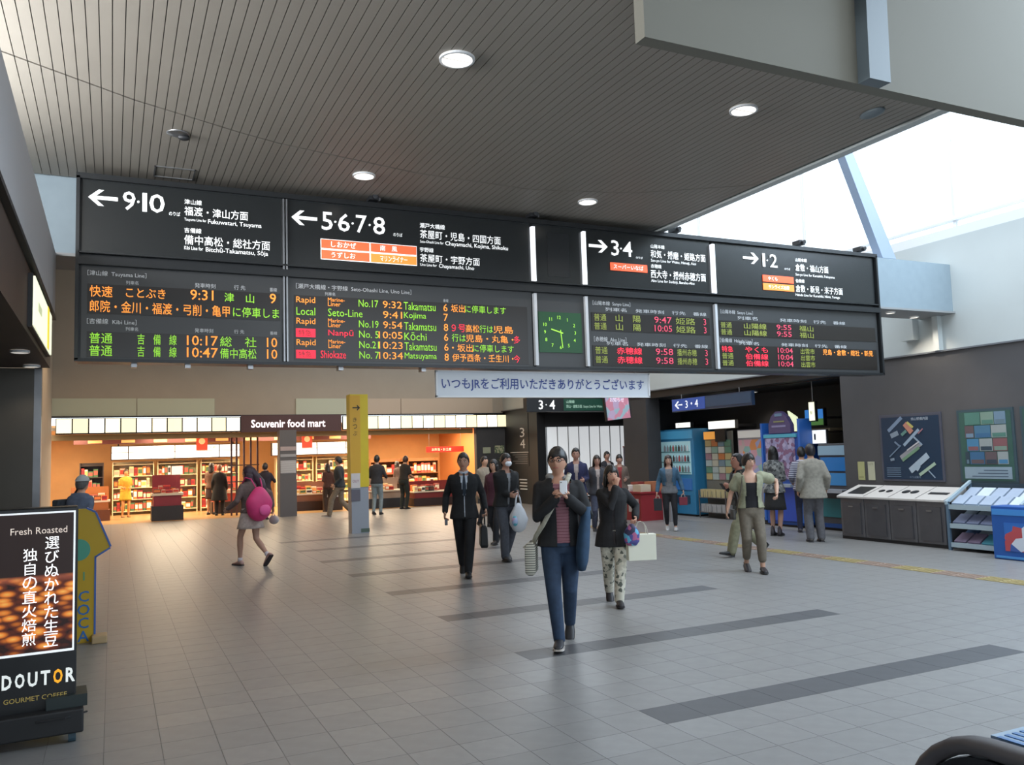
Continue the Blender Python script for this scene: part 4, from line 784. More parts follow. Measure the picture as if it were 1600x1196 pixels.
text('Fresh Roasted', glow('d8c8bc', .8), (.15, -.069, 0), 1.285, 1.245, .30, t, align='C')
for j, ch in enumerate('選びぬかれた生豆'): text(ch, WW, (.22, -.07, 0), 1.225-j*.083, 1.15-j*.083, .075, t, align='C')
for j, ch in enumerate('独自の直火焙煎'): text(ch, WW, (.105, -.07, 0), 1.16-j*.083, 1.085-j*.083, .075, t, align='C')
lx = -.03
for j, ch in enumerate('DOUTOR'):
    text(ch, glow('e8a020', .9) if j == 4 else glow('d8dcd8', .8), (lx+j*.0665, -.064, 0), .43, .345, .05, t, exact=True, bold=.03)
text('GOURMET COFFEE', glow('8a7a40', .7), (-.02, -.064, 0), .29, .262, .33, t)
MB().box(-.47, .40, -.16, .2, .06, .2).build('base_box', M['rubber'], t, bevel=.01)
MB().box(.2, .42, -.1, .12, .2, .27).build('battery_box', plain('1f2a2a'), t)
for x in (-.38, .34):
    for y in (-.1, .14):
        MB().cyl((x-.02, y, .035), (x+.02, y, .035), .035, n=14).build('caster', plain('2c4450'), t)
MB().tube([(.15, -.17, .16), (.3, -.19, .165), (.42, -.05, .15)], .006, 6).build('cable', M['black'], t)
# yellow arrow sign
t = thing('yellow_arrow_sign', 'yellow arrow-shaped standing sign with blue edge behind the coffee sign', 'sign', (-.22, 9.0, 0)); ye = mat('ic_yellow', H('b8981c'), .45)
out = [(-.36, 0, 0), (.075, 0, 0), (.075, 0, .79), (.205, 0, .87), (.075, 0, 1.20), (.0, 0, 1.24), (-.36, 0, 1.24)]
MB().prism([(a*1.0, -.02, c) for a, _, c in out], (0, .05, 0)).build('board', ye, t)
be = mat('edge_blue', H('3a62a8'), .4); mb = MB()
for (a, _, c), (a2, _, c2) in zip(out[1:5], out[2:6]):
    d = V((a2-a, 0, c2-c)).normalized(); n = V((d.z, 0, -d.x))*.016; mb.prism([V((a, -.024, c)), V((a2, -.024, c2)), V((a2, -.024, c2))+n, V((a, -.024, c))+n], (0, .058, 0))
mb.build('blue_edge', be, t)
ib = mat('ic_blue', H('2a6ab0'), .4)
for j, ch in enumerate('ICOCA'): text(ch, mat('ic_teal', H('5a9a70'), .4) if j < 1 else ib, (-.012-.0, -.024, 0), .60-j*.122 if j else .655, .50-j*.122 if j else .575, .12, t, align='C', bold=.01)
MB().prism([V((-.055+math.cos(a)*.095, -.024, .86+math.sin(a)*.10)) for a in [2*math.pi*i/24 for i in range(24)]], (0, .003, 0)).build('teal_patch', mat('ic_teal2', H('4a9a84'), .4), t)
MB().box(.06, .19, -.15, .05, 0, .07).build('weight', plain('a8906a'), t, bevel=.01)
# ================================================================== ESCALATOR END, BOTTOM RIGHT
t = thing('escalator_end', 'rounded escalator newel with black rubber handrail in the bottom right corner', 'escalator', (1.955, 1.0, 0))
pts = []
for k in range(15):
    a = R(-90+k*180/14); pts.append((0, .44+math.cos(a)*.22, .67+math.sin(a)*.22))
pts = [(0, -.9, .45)]+pts+[(0, .0, .895), (0, -.9, .905)]
MB().tube(pts, [(.022, .042)]*len(pts), 12, True, side=(0, 0, 1)).build('handrail', mat('handrail_rubber', H('5c585a'), .45), t, True)
inner = [(-.02, .44+math.cos(R(-90+k*15))*.195, .67+math.sin(R(-90+k*15))*.195) for k in range(13)]+[(-.02, -.9, .87), (-.02, -.9, .475)]
MB().prism(inner, (.04, 0, 0)).build('balustrade', mat('balustrade_dark', H('16141c'), .25), t)
MB().box(-.08, .16, -.9, .60, 0, .46).build('skirt', M['steel'], t, bevel=.02)
st = B(.09, .22, -.7, .50, .86, .89).build('label_ledge', plain('9ab4cc', .3), t)
for k in range(4): B(.085+k*.03, .10+k*.03, -.68, .48, .89, .892).build('blue_stripe', plain('3a78b8', .3), st)
B(.10, .14, -.5, .4, .3, .86).build('ledge_support', M['steel'], t)
# ================================================================== PEOPLE
BLOBS = []      # (object, post-process)
def blob(mb, name, m, parent, vox, smooth=2, post=None, hint=None):
    o = mb.build(name, m, parent, True)
    r = o.modifiers.new('remesh', 'REMESH'); r.mode = 'VOXEL'; r.voxel_size = vox; r.use_smooth_shade = True
    sm = o.modifiers.new('smooth', 'SMOOTH'); sm.iterations = smooth; sm.factor = .5
    BLOBS.append((o, post)); return o
def ik(S_, T_, a, b, hint):
    d = T_-S_; L = min(d.length, a+b-.002); u = d.normalized(); x = (a*a-b*b+L*L)/(2*L); h = math.sqrt(max(0, a*a-x*x))
    p = hint-u*hint.dot(u); p = p.normalized() if p.length > 1e-6 else V((0, 1, 0))
    return S_+u*x+p*h, S_+u*L
def head_fn(d):
    x, y, z = d; k = 1
    if z < 0: k = 1-.30*(-z)**1.4
    nx, ny = x*k, y
    if z < 0: ny = y*(1-.12*(-z)) if y > 0 else y*(1-.35*(-z))
    if y > 0:
        ny += .17*math.exp(-((x/.15)**2+((z+.14)/.17)**2)); ny -= .06*math.exp(-(((abs(x)-.36)/.17)**2+((z-.05)/.11)**2))
        ny += .10*math.exp(-((x/.28)**2+((z+.85)/.16)**2)); ny += .035*math.exp(-((x/.3)**2+((z+.48)/.1)**2)); ny += .03*math.exp(-(((z-.18)/.08)**2))*(1-abs(x))
    return V((nx, ny, z))
SKIN = {}
def skin(h='c89a7c'): return mat('skin_'+h, H(h), .55, noise=.04, scale=6)
def person(label, x, y, Ht, face, pose, look, group=None):
    """face = world direction the body faces (dx, dy); pose / look = dictionaries"""
    dist = math.hypot(x, y); near = dist < 14; far = dist > 19
    root = thing('person', label, 'person', (x, y, 0), math.atan2(-face[0], face[1]), group)
    mir = pose.get('mir', False)
    if mir:
        fx = lambda v: (-v[0],)+tuple(v[1:]); q = dict(pose); sw = {}
        for k, v in q.items():
            if isinstance(v, tuple) and k[0] in 'LR': sw[('R' if k[0] == 'L' else 'L')+k[1:]] = fx(v)
            elif k in ('LC', 'RC'): sw[('R' if k[0] == 'L' else 'L')+k[1:]] = v
            else: sw[k] = v
        pose = sw
        if look['top'].get('open') and len(look['top']['open']) > 4: o_ = look['top']['open']; look['top']['open'] = o_[:4]+(-o_[4],)
    s = Ht/1.72; vox = (.0105 if dist < 10 else .013 if near else .017 if not far else .022)*s; fem = look.get('fem', False)
    P = lambda k, d=0: pose.get(k, d)
    sk = skin(look.get('skin', 'c2957a'))
    # legs: (side, forward, pitch deg + = heel up, extra lift)
    legs = [P('L', (-.10, .0, 0, 0)), P('R', (.10, .0, 0, 0))]
    TH, SH = .425, .41
    ank = []
    for (sx, fy, pi, li) in legs:
        a = R(pi); az = .08*math.cos(a)+(.13*math.sin(a) if pi > 0 else .05*math.sin(-a))+li; ank.append(V((sx, fy, az)))
    hipz = min(.912-P('drop'), min(a.z+math.sqrt(max(.05, (TH+SH-.004)**2-(a.y)**2-(a.x-(.085 if a.x > 0 else -.085))**2)) for a in ank))
    dz = hipz-.91
    lean = R(P('lean', 3)); side_lean = R(P('side', 0))
    Rm = Matrix.Rotation(-lean, 4, 'X') @ Matrix.Rotation(side_lean, 4, 'Y') @ Matrix.Rotation(R(P('twist', 0)), 4, 'Z'); piv = V((0, 0, .92))
    def T(v):
        v = V(v); b = max(0, min(1, (v.z-.86)/.2)); w = piv+Rm @ (v-piv); return V(v.lerp(w, b))+V((0, 0, dz))
    def SS(v): return V(v)*s
    wf = .90 if fem else 1
    TR = [(.79, .12, .09, 0), (.84, .155, .108, -.004), (.92, .168*(1.0 if fem else .98), .115, -.006), (1.02, .142*wf, .102, 0), (1.10, .138*wf, .102, .003), (1.20, .155*wf, .116, .008), (1.29, .172*wf, .118, .006), (1.36, .172*wf, .098, 0), (1.40, .135*wf, .084, -.006), (1.425, .095*wf, .074, -.006), (1.45, .066, .064, -.006), (1.50, .053, .056, .0)]
    def torso(mb, z0, z1, inf, hem_w=0, n=20):
        rings = []
        rows = [r for r in TR if z0 <= r[0] <= z1]
        if z0 < .79+.2 and hem_w is not None:
            zz = z0; pre = []
            while zz < .90 and z0 < .90:
                pre.append((zz, .172+hem_w*(.92-zz)/.3, .122+hem_w*(.92-zz)/.3, -.004)); zz += .06
            rows = pre+[r for r in rows if r[0] > .905]
        else:
            rows = [r for r in rows]
        for (z, rx, ry, oy) in rows:
            ring = []
            for i in range(n):
                a = 2*math.pi*i/n; ca, sa = math.cos(a), math.sin(a)
                ca_ = math.copysign(abs(ca)**.85, ca); sa_ = math.copysign(abs(sa)**.85, sa)
                ring.append(SS(T((ca_*(rx+inf), sa_*(ry+inf)+oy, z))))
            rings.append(ring)
        mb.loft(rings)
    S_ = [T((-.158*wf, 0, 1.375)), T((.158*wf, 0, 1.375))]
    hips = [V((-.085, 0, hipz-.01)), V((.085, 0, hipz-.01))]
    kn = []
    for i in (0, 1):
        k_, a_ = ik(hips[i], ank[i], TH, SH, V((0, 1, 0)).lerp(V((-.2 if i == 0 else .2, 1, 0)), .3)); kn.append(k_); ank[i] = a_
    UA, FA = .285, .25
    arms = []
    for i, key in enumerate(('LH', 'RH')):
        sg = -1 if i == 0 else 1
        tgt = P(key, None)
        tw = V(tgt) if tgt is not None else V((sg*.24, .04, .87+dz))
        if tgt is not None: tw = tw+V((0, 0, dz))
        hint = V(P(key+'h', (sg*.35, -1, -.25)))
        e, w_ = ik(S_[i], tw, UA, FA, hint); arms.append((S_[i], e, w_))
    # head frame
    hc = T((0, .012, 1.585)); Hm = Matrix.Rotation(R(P('yaw', 0)), 4, 'Z') @ Matrix.Rotation(R(-P('nod', 0)), 4, 'X') @ Matrix.Rotation(R(P('tilt', 0)), 4, 'Y')
    Hs = Hm @ Matrix.Scale(s, 4)
    # ---- body
    mb = MB(); torso(mb, .83, 1.5, -.006, None)
    for i in (0, 1):
        mb.tube([SS(p) for p in (hips[i]+V((0, 0, .03)), hips[i].lerp(kn[i], .5), kn[i], kn[i].lerp(ank[i], .35), kn[i].lerp(ank[i], .8), ank[i])], [.078*s, .068*s, .052*s, .053*s, .037*s, .036*s], 12)
        a, e, w_ = arms[i]
        mb.tube([SS(p) for p in (a, a.lerp(e, .5), e, e.lerp(w_, .35), w_)], [.052*s, .044*s, .036*s, .036*s, .026*s], 10)
        # feet
        pi = R(legs[i][2]); f = V((0, math.cos(pi), -math.sin(pi))); u = V((0, math.sin(pi), math.cos(pi))); c = ank[i]
        if look.get('barefeet', True): mb.tube([SS(c-f*.03-u*.03), SS(c+f*.05-u*.045), SS(c+f*.13-u*.06)], [.034*s, .034*s, .022*s], 8)
    mb.tube([SS(T((0, 0, 1.43))), SS(hc+Hm @ V((0, -.015, -.06)))], .049*s, 12)
    mb.ell(SS(hc), (.078, .096, .120), 28, 22, Hs, head_fn)
    for sg in (-1, 1): mb.ell(SS(hc+Hm @ V((sg*.077, -.012, -.005))), (.010, .018, .030), 8, 6, Hs)
    hands = []
    def hand(i):
        hb = MB(); a, e, w_ = arms[i]; d = (w_-e).normalized(); sg = -1 if i == 0 else 1
        pn = V(P(('LP', 'RP')[i], (-sg*1.0, .1, 0))); pn = (pn-d*pn.dot(d)).normalized(); sd = d.cross(pn).normalized()
        # thumb side: towards forward/up
        ref = V(P(('LT', 'RT')[i], (0, 1, .3)))
        if sd.dot(ref) < 0: sd = -sd
        k = .95 if not fem else .86; cur = P(('LC', 'RC')[i], 28)
        p0 = w_; p1 = w_+d*.085*k
        hb.tube([SS(p0-d*.02), SS(p0+d*.03*k), SS(p1)], [(.026*s, .020*s), (.040*k*s, .016*s), (.040*k*s, .013*s)], 10, True, side=sd)
        for q, (off, L) in enumerate(((.030, .068), (.010, .078), (-.010, .072), (-.030, .056))):
            b0 = p1+sd*off*k; dd = d; pts = [b0-d*.01]; pp = b0
            for seg, fr in enumerate((.45, .32, .25)):
                ang = R(cur*(.8+.3*seg)); dd = (dd*math.cos(ang)+pn*math.sin(ang)).normalized(); pp = pp+dd*L*fr*k; pts.append(pp)
            hb.tube([SS(p) for p in pts], [.0088*s, .0085*s, .0078*s, .0066*s], 6)
        t0 = p0+d*.022*k+sd*.03*k; td = (d*.75+sd*.65+pn*.25).normalized(); t1 = t0+td*.035*k; td2 = (td+pn*.5*min(1, cur/40)+d*.2).normalized(); t2 = t1+td2*.03*k
        hb.tube([SS(t0-td*.015), SS(t0), SS(t1), SS(t2)], [.012*s, .0115*s, .0095*s, .008*s], 6)
        return hb, (p1+pn*.02)
    hmesh = MB()
    for i in (0, 1):
        hb, g = hand(i); hmesh.add([V(v) for v in hb.v], hb.f); hands.append(SS(g))
    blob(mb, 'body', sk, root, vox, 1, post=('hands', hmesh))
    # ---- face
    dk_ = mat('eye_dark', H('1c1614'), .3)
    if not far:
        for sg in (-1, 1):
            c = SS(hc+Hm @ V((sg*.029, .0835, .006)))
            e_ = MB().ell(c, (.0125, .008, .0075), 10, 6, Hs).build('eye', mat('eye_white', H('c8c0b8'), .3), root, True)
            MB().ell(SS(hc+Hm @ V((sg*.029, .0905, .006))), (.0072, .004, .0072), 8, 6, Hs).build('iris', dk_, e_, True)
            MB().tube([SS(hc+Hm @ V((sg*.016, .093, .026))), SS(hc+Hm @ V((sg*.03, .0915, .030))), SS(hc+Hm @ V((sg*.046, .082, .025)))], .0036*s, 6).build('eyebrow', mat('brow', H('2a201c'), .8), root)
        MB().tube([SS(hc+Hm @ V((-.022, .088, -.058))), SS(hc+Hm @ V((0, .0975, -.056))), SS(hc+Hm @ V((.022, .088, -.058)))], [(.003*s, .005*s), (.006*s, .006*s), (.003*s, .005*s)], 8).build('mouth', mat('lips', H('9c5a50'), .5), root, True)
    # ---- hair
    hcol = mat('hair_'+look.get('hair', '1a1614'), H(look.get('hair', '1a1614')), .45, noise=.25, scale=30, bump=.4)
    style = look.get('style', 'short')
    hl0 = .62 if look.get('bald') else {'short': .40, 'bun': .42, 'medium': .34, 'long': .34, 'fringe': .20, 'bob': .16}[style]
    ph_ = random.random()*6
    def sm_(t): t = max(0, min(1, t)); return t*t*(3-2*t)
    def hair_fn(d):
        x_, y_, z_ = d
        # hairline height: low at the back, over the ears at the sides, ragged across the forehead
        az = math.atan2(x_, y_); aa = abs(az)
        front = hl0+.07*math.sin(az*7+ph_)+.04*math.sin(az*13+ph_*2)
        side = (-.05 if style in ('short', 'fringe') and not fem else -.45 if style in ('short', 'fringe') else -.9); back = -.62 if style in ('short', 'fringe') else -.95
        if aa < .75: line = front
        elif aa < 1.25: line = front+(side-front)*(aa-.75)/.5
        else: line = side+(back-side)*min(1, (aa-1.25)/.9)
        k = .90+.215*sm_((z_-line)/.16+.35)
        k += .018*math.sin(az*9+z_*6+ph_)*(1 if z_ > line else 0)
        return V((x_*k*.985, y_*k*(1.0 if y_ > 0 else 1.03), z_*k*(.985 if z_ > 0 else 1)))
    hm = MB().ell(SS(hc+Hm @ V((0, -.006, .006))), (.080, .099, .120), 40, 30, Hs, hair_fn)
    if style in ('bob', 'long', 'medium'):
        L = {'bob': .17, 'medium': .22, 'long': .42}[style]
        rings = []
        for q in range(7):
            z_ = .05-q*L/6*1.0; wd = 1.08+.10*math.sin(q/6*3.1); ring = []
            for i in range(13):
                a = R(-205+i*(230/12)); ring.append((math.cos(a)*.085*wd, math.sin(a)*.098*wd-.006, z_-.03))
            for i in range(12, -1, -1):
                a = R(-205+i*(230/12)); ring.append((math.cos(a)*.070*wd, math.sin(a)*.080*wd-.006, z_-.03))
            back = V((0, -.055*max(0, q-2)/4*(1.6 if style == 'long' else .8), 0))
            rings.append([SS(hc+Hm @ (V(p)+back)) for p in ring])
        hm.loft(rings)
    if look.get('tail'): hm.tube([SS(hc+V(q)) for q in ((.03, -.05, .06), (.07, -.09, -.05), (.12, -.15, -.16), (.14, -.19, -.28), (.12, -.20, -.38), (.10, -.20, -.44))], [(.06*s, .05*s), (.075*s, .06*s), (.085*s, .05*s), (.075*s, .045*s), (.05*s, .03*s), (.02*s, .015*s)], 14)
    if style == 'bun': hm.ell(SS(hc+Hm @ V((0, -.09, .09))), (.045, .045, .04), 12, 8, Hs)
    hm.build('hair', hcol, root, True)
    if look.get('cap'):
        cp = mat('cap_'+look['cap'], H(look['cap']), .8)
        c_ = MB().ell(SS(hc+Hm @ V((0, -.004, .02))), (.100, .122, .132), 24, 14, Hs, lambda d: V((d.x, d.y, max(d.z, .25)))).build('cap', cp, root, True)
        MB().ell(SS(hc+Hm @ V((0, .10, .05))), (.07, .07, .008), 16, 6, Hs).build('brim', cp, c_, True)
    if look.get('mask'):
        MB().ell(SS(hc+Hm @ V((0, .058, -.050))), (.058, .052, .045), 18, 12, Hs).build('face_mask', mat('mask_white', H('e4e8ee'), .7), root, True)
    if look.get('glasses'):
        g = MB()
        for sg in (-1, 1):
            c = hc+Hm @ V((sg*.031, .101, .006)); g.tube([SS(c+Hm @ V((math.cos(R(a))*.022, 0, math.sin(R(a))*.015))) for a in range(0, 361, 30)], .0022*s, 5, False)
            g.tube([SS(hc+Hm @ V((sg*.053, .098, .01))), SS(hc+Hm @ V((sg*.080, .0, .012)))], .002*s, 5)
        g.tube([SS(hc+Hm @ V((-.009, .103, .01))), SS(hc+Hm @ V((.009, .103, .01)))], .002*s, 5).build('glasses', M['black'], root)
    # ---- lower clothing
    bt = look.get('bottom', ('trousers', '2a2c34')); bm = look.get('bottom_mat') or cloth(bt[1])
    if bt[0] in ('trousers', 'leggings', 'shorts', 'jeans'):
        inf = .004 if bt[0] == 'leggings' else .006 if bt[0] == 'jeans' else .013
        mb = MB(); rings = []
        for (z, rx, ry, oy) in ((.80, .14, .112, 0), (.85, .176, .132, -.004), (.92, .178, .130, -.006), (.96, .160*wf, .112, -.002)):
            rings.append([SS(T((math.cos(2*math.pi*i/18)*(rx+inf*.5), math.sin(2*math.pi*i/18)*(ry+inf*.5)+oy, z))) for i in range(18)])
        mb.loft(rings)
        for i in (0, 1):
            h_, k_, a_ = hips[i], kn[i], ank[i]
            if bt[0] == 'shorts': pts = [h_+V((0, 0, .03)), h_.lerp(k_, .5), h_.lerp(k_, .8)]; rr = [.10, .092, .085]
            else:
                end = a_+V((0, -.01, -.02)) if bt[0] != 'leggings' else a_.lerp(k_, .08); cut = look.get('crop', 0)
                end = a_.lerp(k_, cut) if cut else end
                pts = [h_+V((0, 0, .03)), h_.lerp(k_, .5), k_, k_.lerp(end, .5), end]; w2 = look.get('legw', 0)
                rr = [.095+inf*.3, .080+inf*.5, .060+inf+w2*.5, .053+inf+w2, {'leggings': .042, 'jeans': .050}.get(bt[0], .056)+(w2 if not cut else 0)]
            mb.tube([SS(p) for p in pts], [q*s for q in rr], 14)
        blob(mb, bt[0] if bt[0] != 'jeans' else 'jeans', bm, root, vox*1.05, 2)
    elif bt[0] == 'skirt':
        hz = bt[2]; fl = bt[3] if len(bt) > 3 else .06
        rings = []
        for q in range(8):
            z = hz+(1.0-hz)*q/7; k = 1-q/7; pl = 1
            rings.append([SS(T((math.cos(2*math.pi*i/28)*(.162+fl*k)*(1+.03*k*math.cos(i*math.pi)), math.sin(2*math.pi*i/28)*(.122+fl*k)*(1+.03*k*math.cos(i*math.pi)), z))) for i in range(28)])
        MB().loft(rings).build('skirt', bm, root, True)
    # ---- upper clothing
    tp = look['top']; tm = look.get('top_mat') or cloth(tp['c']); inf = tp.get('inf', .022); hem = tp.get('hem', .84)
    if tp.get('open'):
        im = look.get('inner_mat') or cloth(tp['inner']); mb = MB(); torso(mb, tp.get('ihem', max(.83, hem+.03)), tp.get('itop', 1.42), .018, max(.0, tp.get('flare', .03)-.015)); blob(mb, 'shirt', im, root, vox*1.05, 2)
    mb = MB(); torso(mb, hem, 1.45 if tp.get('collar', True) else 1.42, inf, tp.get('flare', .03))
    sl = tp.get('sleeve', 1.0)
    for i in (0, 1):
        a, e, w_ = arms[i]; th = tp.get('sw', 0)
        if sl >= .99: pts = [a, a.lerp(e, .5), e, e.lerp(w_, .5), w_-(w_-e).normalized()*.005]; rr = [.058, .053, .048, .044, .039]
        elif sl > .5: pts = [a, a.lerp(e, .5), e, e.lerp(w_, (sl-.5)*2)]; rr = [.064, .058, .052, .050]
        else: pts = [a, a.lerp(e, sl*1.0), a.lerp(e, sl*2)]; rr = [.064, .066, .070]
        mb.tube([SS(p) for p in pts], [(q+th)*s for q in rr], 12)
    cut = None
    if tp.get('open'):
        cw = tp['open']
        Minv = Rm.inverted()
        def cut(c, n, s=s, cw=cw, dz=dz, Minv=Minv, piv=piv):
            v = c/s-V((0, 0, dz)); b = max(0, min(1, (v.z-.86)/.2)); w = piv+Minv @ (v-piv); v = v.lerp(w, b)
            if (n.y < .15 and (v.z < 1.37 or n.z < .2)) or v.y < .02 or v.y > .172 or v.z > 1.50: return False
            zt = (v.z-cw[2])/(1.44-cw[2]) if v.z > cw[2] else 0
            half = cw[0]+(cw[1]-cw[0])*max(0, zt) if v.z > cw[2] else cw[3]
            return abs(v.x-(cw[4] if len(cw) > 4 else 0)) < half
    blob(mb, tp.get('name', 'jacket'), tm, root, vox*1.05, 2, post=('cut', cut) if cut else None)
    if tp.get('hood'):
        hd = MB().tube([SS(T((math.cos(R(a))*.085, math.sin(R(a))*.075-.02, 1.445+.012*math.sin(R(a+90))))) for a in range(-230, 51, 20)], .028*s, 8); hd.build('hood', cloth(tp['hood']), root, True)
    if tp.get('collarc'):
        MB().tube([SS(T((math.cos(R(a))*.066, math.sin(R(a))*.066-.004, 1.455-.02*(math.sin(R(a)) > 0)*math.sin(R(a))))) for a in range(-260, 81, 20)], [(.020*s, .008*s)]*18, 6, True, side=(0, 0, 1)).build('collar', cloth(tp['collarc']), root, True)
    if tp.get('tie'):
        mb = MB(); mb.loft([[SS(T((x_*w_, y_, z))) for x_, y_ in ((-1, yy), (1, yy), (1, yy+.012), (-1, yy+.012))] for z, w_, yy in ((1.43, .016, .070), (1.39, .012, .098), (1.30, .024, .130), (1.20, .028, .132), (1.12, .012, .122))]); mb.build('tie', cloth(tp['tie']), root)
    # ---- shoes
    shc = look.get('shoe', '1e1c1e'); shm = mat('shoe_'+shc, H(shc), .5); solem = mat('sole_'+look.get('sole', '3a3a3c'), H(look.get('sole', '3a3a3c')), .7)
    for i in (0, 1):
        pi = R(legs[i][2]); f = V((0, math.cos(pi), -math.sin(pi))); u = V((0, math.sin(pi), math.cos(pi))); c = ank[i]-u*.08
        rt = V((1, 0, 0)); rings = []; sr = []
        hi = look.get('boot', 0)
        for (t_, w_, h_) in ((-.075, .022, .05), (-.065, .034, .075), (-.03, .038, .095+hi), (.03, .040, .085), (.09, .045, .060), (.15, .042, .045), (.185, .030, .035), (.195, .014, .024)):
            b0 = c+f*t_
            rings.append([SS(b0+rt*(math.cos(2*math.pi*k/14)*w_)+u*(max(.012, .012+(h_-.012)*(.5+.5*math.sin(2*math.pi*k/14))))) for k in range(14)])
            sr.append([SS(b0+rt*(sx*(w_+.004))+u*zz) for sx, zz in ((-1, 0), (1, 0), (1, .016), (-1, .016))])
        sh = MB().loft(rings).build('shoe', shm, root, True)
        MB().loft(sr).build('sole', solem, sh)
        if look.get('sock'): 
            kk = kn[i]; MB().tube([SS(ank[i]-u*.01), SS(ank[i].lerp(kk, look.get('sockh', .12)))], [.040*s, .041*s], 12).build('sock', cloth(look['sock']), root, True)
    if mir: hands = hands[::-1]; arms = arms[::-1]
    return dict(root=root, s=s, mir=mir, T=(lambda v: SS(T((-v[0], v[1], v[2])))) if mir else (lambda v: SS(T(v))), hands=hands, wr=[SS(a[2]) for a in arms], dz=dz, rz=root.rotation_euler[2], sh=[SS(p) for p in S_], el=[SS(a[1]) for a in arms])
def held(p, name, label, cat, at=None):
    """a carried thing: its own top-level Empty; `at` = point in the carrier's coordinates"""
    at = V(at) if at is not None else V((0, 0, 0)); r = p['root']; c, s_ = math.cos(p['rz']), math.sin(p['rz'])
    loc = V((r.location.x+c*at.x-s_*at.y, r.location.y+s_*at.x+c*at.y, at.z))
    return thing(name, label, cat, loc, p['rz'])
def toward_cam(x, y, k=0):
    a = math.atan2(-y, -x)+R(k); return (math.cos(a), math.sin(a))
floral = ramp_mat('floral_cloth', 'voronoi', 34, [(0, 'c8c4b4'), (.5, '8a8c80'), (.62, 'd8d4c4'), (.82, '5c6058'), (.9, 'd0ccbc')], .8)
plaid = ramp_mat('plaid_cloth', 'wave', 12, [(0, '7a4a54'), (.45, 'b08890'), (.7, '8a5a64')], .8)
striped = ramp_mat('striped_cloth', 'wave', 9, [(0, '2a3050'), (.5, 'b0b0bc')], .8)
greywh = ramp_mat('grey_print_cloth', 'voronoi', 26, [(0, '6a6c6c'), (.5, '8c8e8c'), (.7, '3c3e40')], .8)
# 1 young man in the middle with phone
p = person('young man in open black jacket and jeans holding a white phone, walking in the middle', 3.50, 6.48, 1.705, toward_cam(3.5, 6.48, -4),
  dict(mir=True, L=(-.025, .16, -6, 0), R=(.04, -.30, 40, 0), LH=(-.01, .22, 1.28), RH=(.09, .23, 1.28), LHh=(-.7, -.2, -1), RHh=(.7, -.2, -1), LP=(.7, .3, .2), RP=(-.7, .3, .2), LT=(0, .3, 1), RT=(0, .3, 1), LC=42, RC=42, lean=2, yaw=-6, nod=-4),
  dict(top=dict(c='1e1f22', open=(.03, .085, 1.2, .055, .035), inner='8a5a64', hem=.86, hood='8c8c8c', inf=.030, sw=.008), inner_mat=plaid, bottom=('jeans', '2a3c54'), legw=.0, shoe='26262a', sole='b8b0a8', hair='191718', style='fringe', skin='b88a72', glasses=True))
ph = held(p, 'phone', 'small white phone held in both hands by the young man in the middle', 'phone', (-.06*p['s'], .29, 1.325*p['s']+p['dz']))
MB().box(-.031, .031, -.005, .005, -.01, .105, Matrix.Rotation(R(14), 4, 'X')).build('body', mat('phone_white', H('dfe3e8'), .3), ph, bevel=.004); MB().ell((.016, .004, .088), (.005, .004, .005), 8, 6, Matrix.Rotation(R(14), 4, 'X')).build('camera_lens', M['black'], ph)
bg_ = held(p, 'shoulder_bag', 'striped white and grey shoulder bag slung across the young man in the middle', 'bag')
T = p['T']; S3 = p['s']
bgc = mat('bag_linen', H('a8a698'), .85, noise=.15, scale=20); bgm = ramp_mat('bag_stripes', 'wave', 16, [(0, '6e6e68'), (.45, 'c4c2b4')], .85, vec=(1.2, 1, 1))
def loopring(pts, w_, th, m_, name, parent):
    MB().tube(pts, [(w_, th)]*len(pts), 8, True, side=(0, 1, 0)).build(name, m_, parent, True)
sp = [T((.10, -.02, 1.475)), T((.085, .09, 1.43)), T((.03, .165, 1.33)), T((-.05, .175, 1.20)), T((-.13, .165, 1.06)), T((-.205, .10, .95)), T((-.235, .03, .88))]
MB().tube(sp, [(.006, .021)]*7, 8, True, side=(0, 1, .2)).build('strap', bgc, bg_, True)
sp = [T((.10, -.02, 1.475)), T((.06, -.13, 1.40)), T((-.05, -.165, 1.2)), T((-.18, -.12, 1.0)), T((-.235, -.02, .88))]
MB().tube(sp, [(.006, .021)]*5, 8, True, side=(0, 1, .2)).build('strap', bgc, bg_, True)
bx = [[T((-.255+dx*(.045 if q not in (0, 5) else .02), dy*(.14 if q < 5 else .11), z)) for dx, dy in ((-1, -1), (1, -1), (1, 1), (-1, 1))] for q, z in enumerate((.62, .64, .70, .78, .86, .90))]
o = MB().loft(bx).build('bag_body', bgm, bg_, True, .01)
MB().tube([T((-.305, -.12, .86)), T((-.308, .12, .86))], .008, 6).build('flap_edge', bgc, bg_)
ja = held(p, 'carried_jacket', 'dark blue denim jacket hanging down over the young man\'s arm, right of his plaid shirt', 'jacket')
rg = []
for z, w_, d_, xo in ((.66, .030, .09, .185), (.74, .05, .11, .19), (.86, .055, .12, .20), (1.0, .05, .11, .215), (1.12, .04, .09, .235), (1.2, .03, .06, .25)):
    rg.append([T((xo+math.cos(a)*w_*(1+.15*math.sin(3*a)), .10+math.sin(a)*d_, z)) for a in [2*math.pi*i/16 for i in range(16)]])
MB().loft(rg).build('cloth', cloth('26405a'), ja, True)
